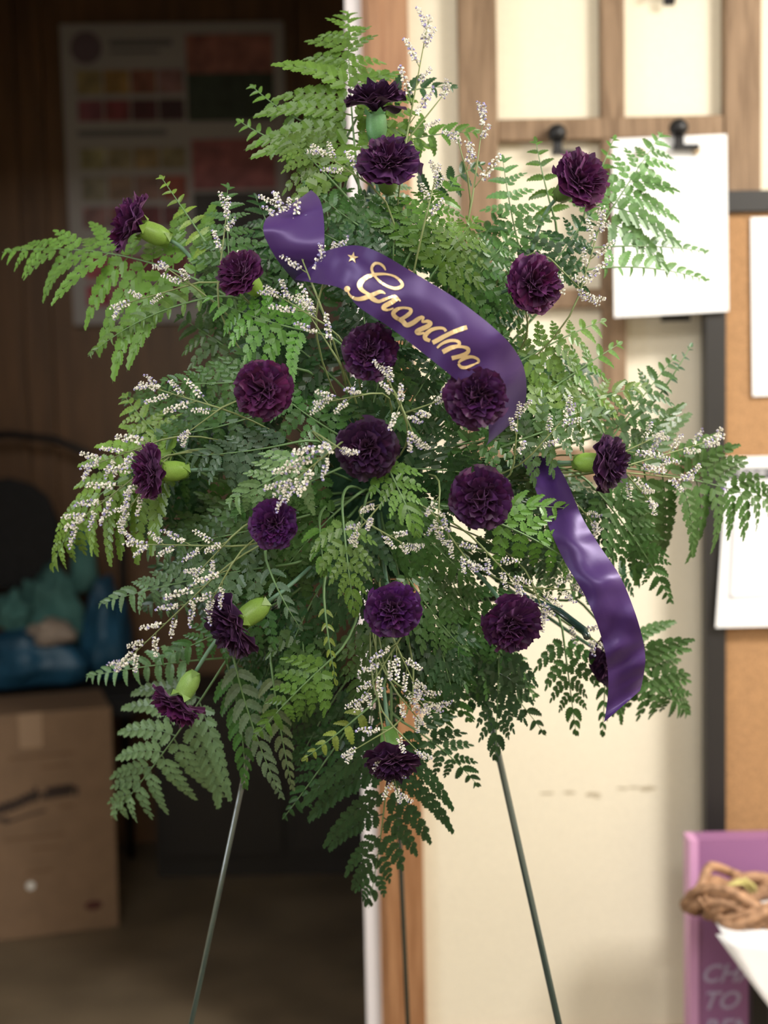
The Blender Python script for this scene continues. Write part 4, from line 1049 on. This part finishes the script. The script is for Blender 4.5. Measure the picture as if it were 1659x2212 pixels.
SPR = [
 ((878, 300), (925, 45), 8, 'statice sprig rising right of the topmost carnation', dict(size=62)),
 ((890, 290), (968, 192), 3, 'small statice sprig below the tallest sprig at the top', dict(size=42)),
 ((1020, 430), (1046, 238), 6, 'statice sprig standing before the left sash stile', dict(size=58)),
 ((1010, 380), (988, 298), 2, 'statice tip leaning left at the sash stile', dict(size=45)),
 ((800, 400), (684, 322), 6, 'statice sprig left of the second carnation from the top', dict(size=45)),
 ((915, 490), (945, 365), 6, 'shaded statice sprig right of the second carnation from the top', dict(size=48)),
 ((685, 640), (600, 430), 11, 'large statice sprig in front of the ribbon loop', dict(size=70, dz=-.05)),
 ((690, 640), (720, 540), 4, 'statice branch touching the ribbon end near the star', dict(size=52, dz=-.05)),
 ((700, 700), (585, 628), 6, 'statice sprig under the ribbon end with the star', dict(size=58, dz=-.03)),
 ((725, 770), (650, 650), 5, 'statice sprig left of the carnation under the lettering', dict(size=52)),
 ((470, 620), (492, 440), 5, 'statice sprig standing between the two upper left carnations', dict(size=46)),
 ((430, 610), (248, 662), 5, 'statice sprig reaching left below the outermost carnation', dict(size=42)),
 ((420, 620), (350, 572), 2, 'tiny cream statice tip below the bright green calyx', dict(size=36)),
 ((470, 880), (312, 832), 8, 'statice sprig at the left above the far left carnation', dict(size=58)),
 ((480, 880), (395, 942), 3, 'short statice sprig left of the left centre carnation', dict(size=42)),
 ((800, 850), (695, 870), 6, 'statice sprig below the carnation under the lettering', dict(size=50, dz=-.03)),
 ((870, 890), (830, 800), 5, 'statice sprig above the centre carnation', dict(size=52, dz=-.03)),
 ((860, 860), (900, 955), 5, 'statice sprig hanging right of the centre carnation', dict(size=50, dz=-.03)),
 ((880, 890), (952, 865), 3, 'statice tip pointing at the ribbon end carnation', dict(size=42, dz=-.03)),
 ((745, 950), (608, 1060), 10, 'bright lavender white statice left of the centre carnation', dict(size=66, dz=-.05)),
 ((690, 940), (745, 975), 3, 'statice tip overlapping the centre carnation', dict(size=48, dz=-.055)),
 ((830, 1080), (762, 1160), 5, 'statice sprig below the centre carnation', dict(size=42)),
 ((810, 1140), (890, 1185), 5, 'statice sprig above the carnation below the centre', dict(size=42)),
 ((950, 1060), (945, 1150), 5, 'grey shaded statice left of the biggest carnation', dict(size=44, dz=.0)),
 ((960, 1140), (1020, 1225), 6, 'statice sprig under the biggest carnation', dict(size=44)),
 ((1040, 1180), (1125, 1272), 7, 'statice sprig above the lower right carnation', dict(size=46)),
 ((1150, 1270), (1262, 1275), 7, 'dense statice beside the ribbon tail', dict(size=50)),
 ((1150, 1260), (1175, 1330), 4, 'statice tuft touching the lower right carnation', dict(size=44)),
 ((1110, 1000), (1120, 885), 4, 'statice sprig right of the ribbon end carnation', dict(size=44)),
 ((1150, 980), (1235, 885), 5, 'statice sprig in the bright right hand ferns', dict(size=46)),
 ((1250, 640), (1305, 460), 8, 'statice sprig rising right of the folded petal carnation', dict(size=55)),
 ((1190, 560), (1280, 650), 6, 'statice cluster against the folded petal carnation', dict(size=46)),
 ((1140, 700), (1130, 640), 3, 'shaded statice under the right end of the ribbon', dict(size=40, dz=.01)),
 ((1340, 1010), (1560, 945), 10, 'long statice sprig reaching right over the drooping frond', dict(size=60)),
 ((1340, 1020), (1495, 1035), 6, 'second statice branch below the long right hand one', dict(size=50)),
 ((1340, 980), (1425, 940), 4, 'statice tuft just right of the right hand carnation', dict(size=48)),
 ((1350, 1020), (1410, 1090), 4, 'statice branch drooping right of the right hand carnation', dict(size=40)),
 ((350, 950), (185, 1010), 8, 'statice sprig crossing the far left carnation', dict(size=62)),
 ((330, 1000), (152, 1140), 11, 'largest statice sprig at the far left edge', dict(size=70)),
 ((340, 1010), (262, 1125), 5, 'statice branch hanging below the far left carnation', dict(size=55)),
 ((500, 1180), (278, 1175), 9, 'cream statice sprig pointing left above the lower left ferns', dict(size=54)),
 ((500, 1160), (425, 1240), 4, 'statice branch left of the small front carnation', dict(size=42)),
 ((500, 1220), (450, 1310), 6, 'statice tuft touching the lower left sideways carnation', dict(size=55, dz=-.045)),
 ((470, 1240), (258, 1442), 12, 'long cream statice sprig reaching down to the lower left', dict(size=62)),
 ((870, 1370), (775, 1525), 9, 'statice sprig below the bottom centre carnation', dict(size=52)),
 ((850, 1380), (905, 1500), 7, 'shaded statice right under the bottom centre carnation', dict(size=48)),
 ((860, 1480), (945, 1530), 5, 'statice branch over the cream wall below the spray', dict(size=44)),
 ((860, 1500), (905, 1555), 4, 'statice tuft hanging above the lowest carnation', dict(size=46)),
 ((850, 1570), (752, 1628), 3, 'cream statice left over the lowest carnation', dict(size=48, dz=-.05)),
 ((830, 1590), (862, 1725), 5, 'cream statice sprig hanging over the lowest carnation', dict(size=48, dz=-.05)),
 ((850, 1570), (912, 1632), 2, 'cream statice right over the lowest carnation', dict(size=44, dz=-.05)),
 ((1220, 1330), (1305, 1400), 6, 'statice behind the left edge of the ribbon tail', dict(size=46, dz=.02)),
 ((1230, 1070), (1290, 1140), 4, 'dark shaded statice above the ribbon tail', dict(size=42, dz=.03)),
]
for b_, t_, nb, lb, kw in SPR: sprig(b_, t_, nb, lb, **kw)

# ================================================================== RIBBON
rb0 = P(900, 680, 1.46)
ribbon = thing('satin_ribbon', 'purple satin ribbon with gold glitter Grandma lettering and a long tail', 'ribbon', rb0)
def ribbon_surface(pairs, n, m=9, belly=.0, wr_=0.0, seed=0):
    """pairs: (x, y of one edge, x, y of the other, Y one, Y other)"""
    q = cr_interp(pairs, n); rows = []
    for i, r in enumerate(q):
        row = []
        for j in range(m):
            v = j / (m - 1)
            Y = r[4] * (1 - v) + r[5] * v - belly * math.sin(math.pi * v) + wr_ * noise.noise(Vector((i * .13 + seed, v * 1.5, 0)))
            row.append(P(r[0] * (1 - v) + r[2] * v, r[1] * (1 - v) + r[3] * v, Y))
        rows.append(row)
    return rows
bandp = [(664, 566, 636, 604, 1.52, 1.52), (708, 541, 684, 612, 1.485, 1.475), (765, 530, 738, 624, 1.452, 1.448), (818, 545, 776, 664, 1.435, 1.440), (898, 592, 840, 706, 1.430, 1.436),
         (985, 645, 908, 758, 1.430, 1.432), (1060, 702, 975, 812, 1.435, 1.432), (1106, 748, 1030, 858, 1.445, 1.442), (1133, 800, 1052, 905, 1.480, 1.485), (1135, 868, 1055, 950, 1.535, 1.54), (1108, 925, 1040, 975, 1.60, 1.60)]
rowsA = ribbon_surface(bandp, 90, 13, .004, .010, 3)
part('lettered_band', MB().grid(rowsA), M['satin'], ribbon, True)
loopp = [(640, 612, 696, 600, 1.53, 1.50), (598, 560, 700, 550, 1.50, 1.49), (570, 505, 700, 480, 1.49, 1.50), (574, 474, 692, 434, 1.50, 1.52), (592, 464, 674, 412, 1.53, 1.55), (606, 480, 672, 420, 1.57, 1.58), (612, 520, 680, 480, 1.58, 1.59), (640, 590, 690, 570, 1.56, 1.56)]
part('loop', MB().grid(ribbon_surface(loopp, 60, 9, .0, .006, 8)), M['satin'], ribbon, True)
tailp = [(1120, 985, 1190, 985, 1.60, 1.60), (1150, 1040, 1222, 1035, 1.57, 1.575), (1182, 1130, 1258, 1118, 1.535, 1.54), (1218, 1210, 1296, 1180, 1.515, 1.52), (1260, 1280, 1340, 1246, 1.50, 1.505), (1287, 1340, 1370, 1318, 1.495, 1.505),
         (1305, 1400, 1387, 1375, 1.50, 1.51), (1313, 1450, 1394, 1420, 1.51, 1.52), (1313, 1505, 1390, 1460, 1.515, 1.53), (1305, 1560, 1383, 1492, 1.52, 1.535)]
part('tail', MB().grid(ribbon_surface(tailp, 80, 9, .006, .012, 5)), M['satin'], ribbon, True)
# lettering laid on the band: find the surface point under each drawn stroke point
gridp = np.array([[proj(p) for p in r] for r in rowsA])          # n x m x 2
gridw = np.array([[tuple(p) for p in r] for r in rowsA])
def on_band(px, py, lift=.0009):
    best = None
    d = ((gridp - np.array([px, py])) ** 2).sum(-1); i0, j0 = np.unravel_index(d.argmin(), d.shape)
    for i in range(max(0, i0 - 2), min(gridp.shape[0] - 1, i0 + 2)):
        for j in range(max(0, j0 - 2), min(gridp.shape[1] - 1, j0 + 2)):
            a_, b_, c_, d_ = gridp[i, j], gridp[i, j + 1], gridp[i + 1, j], gridp[i + 1, j + 1]
            Mx = np.array([b_ - a_, c_ - a_]).T
            if abs(np.linalg.det(Mx)) < 1e-9: continue
            s_, t2 = np.linalg.solve(Mx, np.array([px, py]) - a_)
            e = max(-s_, s_ - 1, -t2, t2 - 1, 0)
            if best is None or e < best[0]: best = (e, i, j, s_, t2)
    _, i, j, s_, t2 = best
    w_ = gridw[i, j] + s_ * (gridw[i, j + 1] - gridw[i, j]) + t2 * (gridw[i + 1, j] - gridw[i, j])
    v = Vector(w_); n_ = (Vector(gridw[i, j + 1]) - Vector(gridw[i, j])).cross(Vector(gridw[i + 1, j]) - Vector(gridw[i, j])).normalized()
    if n_.y > 0: n_ = -n_
    return v + n_ * lift
def stroke(mb, pts, sc_, org, n=None):
    """pts: (x, y, width) in crop pixels"""
    n = n or len(pts) * 5
    q = cr_interp(pts, n); L_, R_ = [], []
    for i in range(n):
        a_ = q[max(0, i - 1)]; b_ = q[min(n - 1, i + 1)]; d = np.array([b_[0] - a_[0], b_[1] - a_[1]]); d = d / (np.linalg.norm(d) + 1e-9)
        nn = np.array([-d[1], d[0]]) * q[i][2] * 1.14 / 2
        L_.append(on_band(org[0] + (q[i][0] + nn[0]) / sc_, org[1] + (q[i][1] + nn[1]) / sc_)); R_.append(on_band(org[0] + (q[i][0] - nn[0]) / sc_, org[1] + (q[i][1] - nn[1]) / sc_))
    mb.grid([[a_, b_] for a_, b_ in zip(L_, R_)])
def dot(mb, x, y, r, sc_, org):
    c = on_band(org[0] + x / sc_, org[1] + y / sc_)
    mb.add([c] + [on_band(org[0] + (x + r * math.cos(a)) / sc_, org[1] + (y + r * math.sin(a)) / sc_) for a in [i * math.pi / 7 for i in range(14)]], [(0, i + 1, (i + 1) % 14 + 1) for i in range(14)])
S1, O1, O2 = 5.53, (700, 520), (850, 620)
letters = []
g = MB()
stroke(g, [(738, 352, 14), (712, 305, 26), (668, 272, 26), (612, 272, 30), (576, 320, 30), (584, 380, 28), (630, 450, 26), (700, 512, 28), (780, 556, 30), (865, 572, 34), (930, 545, 38), (925, 495, 30), (855, 432, 24), (765, 402, 22), (670, 398, 30), (570, 415, 40), (480, 458, 50), (430, 520, 56), (445, 580, 44), (505, 625, 34), (560, 650, 30)], S1, O1, 110)
dot(g, 280, 580, 36, S1, O1)
stroke(g, [(285, 600, 14), (312, 650, 22), (370, 688, 34), (440, 694, 44), (520, 672, 50), (600, 640, 44), (680, 612, 36), (735, 638, 10)], S1, O1)
letters.append(g)
g = MB()
stroke(g, [(540, 660, 40), (590, 700, 50), (655, 728, 36), (720, 705, 34), (790, 680, 26), (850, 668, 30), (915, 724, 14)], S1, O1)
stroke(g, [(868, 695, 50), (800, 740, 50), (728, 778, 48), (712, 808, 42), (760, 826, 24), (830, 805, 16)], S1, O1)
letters.append(g)
g = MB()
stroke(g, [(1010, 805, 26), (935, 800, 26), (870, 820, 40), (828, 862, 46), (850, 905, 44), (910, 935, 40), (975, 905, 42), (1030, 860, 42), (1040, 822, 34), (1000, 804, 26)], S1, O1)
stroke(g, [(880, 925, 34), (945, 962, 50), (990, 1005, 50), (1060, 980, 50), (1130, 930, 44), (1180, 905, 30)], S1, O1)
letters.append(g)
g = MB()
stroke(g, [(1150, 920, 36), (1190, 912, 22), (1175, 965, 24), (1235, 960, 36), (1272, 985, 44), (1240, 1018, 50), (1170, 1050, 50), (1110, 1080, 46), (1130, 1108, 34), (1200, 1098, 22)], S1, O1)
letters.append(g)
g = MB()
stroke(g, [(630, 530, 30), (600, 495, 30), (530, 490, 34), (450, 512, 42), (385, 570, 48), (385, 615, 44), (440, 640, 36)], S1, O2)
stroke(g, [(875, 482, 46), (760, 520, 46), (640, 575, 46), (540, 630, 50), (470, 665, 48)], S1, O2)
letters.append(g)
g = MB()
stroke(g, [(525, 728, 22), (580, 680, 30), (660, 645, 34), (740, 640, 32), (785, 665, 34), (770, 700, 34), (690, 725, 46), (590, 775, 48)], S1, O2)
stroke(g, [(740, 712, 30), (820, 712, 30), (885, 735, 40), (880, 780, 42), (800, 820, 44), (695, 848, 44)], S1, O2)
letters.append(g)
g = MB()
stroke(g, [(770, 905, 20), (805, 870, 34), (870, 838, 40), (940, 832, 32), (1000, 855, 28), (1015, 890, 26), (980, 912, 18), (930, 935, 26), (860, 960, 34), (800, 950, 34), (770, 910, 26)], S1, O2)
letters.append(g)
for g in letters: part('gold_letter', g, M['gold'], ribbon, label='gold glitter script letter')
g = MB(); cx_, cy_ = 350, 205
ring = []
for i in range(10):
    r = 72 if i % 2 == 0 else 28; a = -math.pi / 2 + .18 + i * math.pi / 5
    ring.append(on_band(O1[0] + (cx_ + r * math.cos(a)) / S1, O1[1] + (cy_ + r * math.sin(a)) / S1))
c = on_band(O1[0] + cx_ / S1, O1[1] + cy_ / S1)
g.add([c] + ring, [(0, i + 1, (i + 1) % 10 + 1) for i in range(10)])
part('gold_star', g, M['gold'], ribbon, label='gold five pointed star')
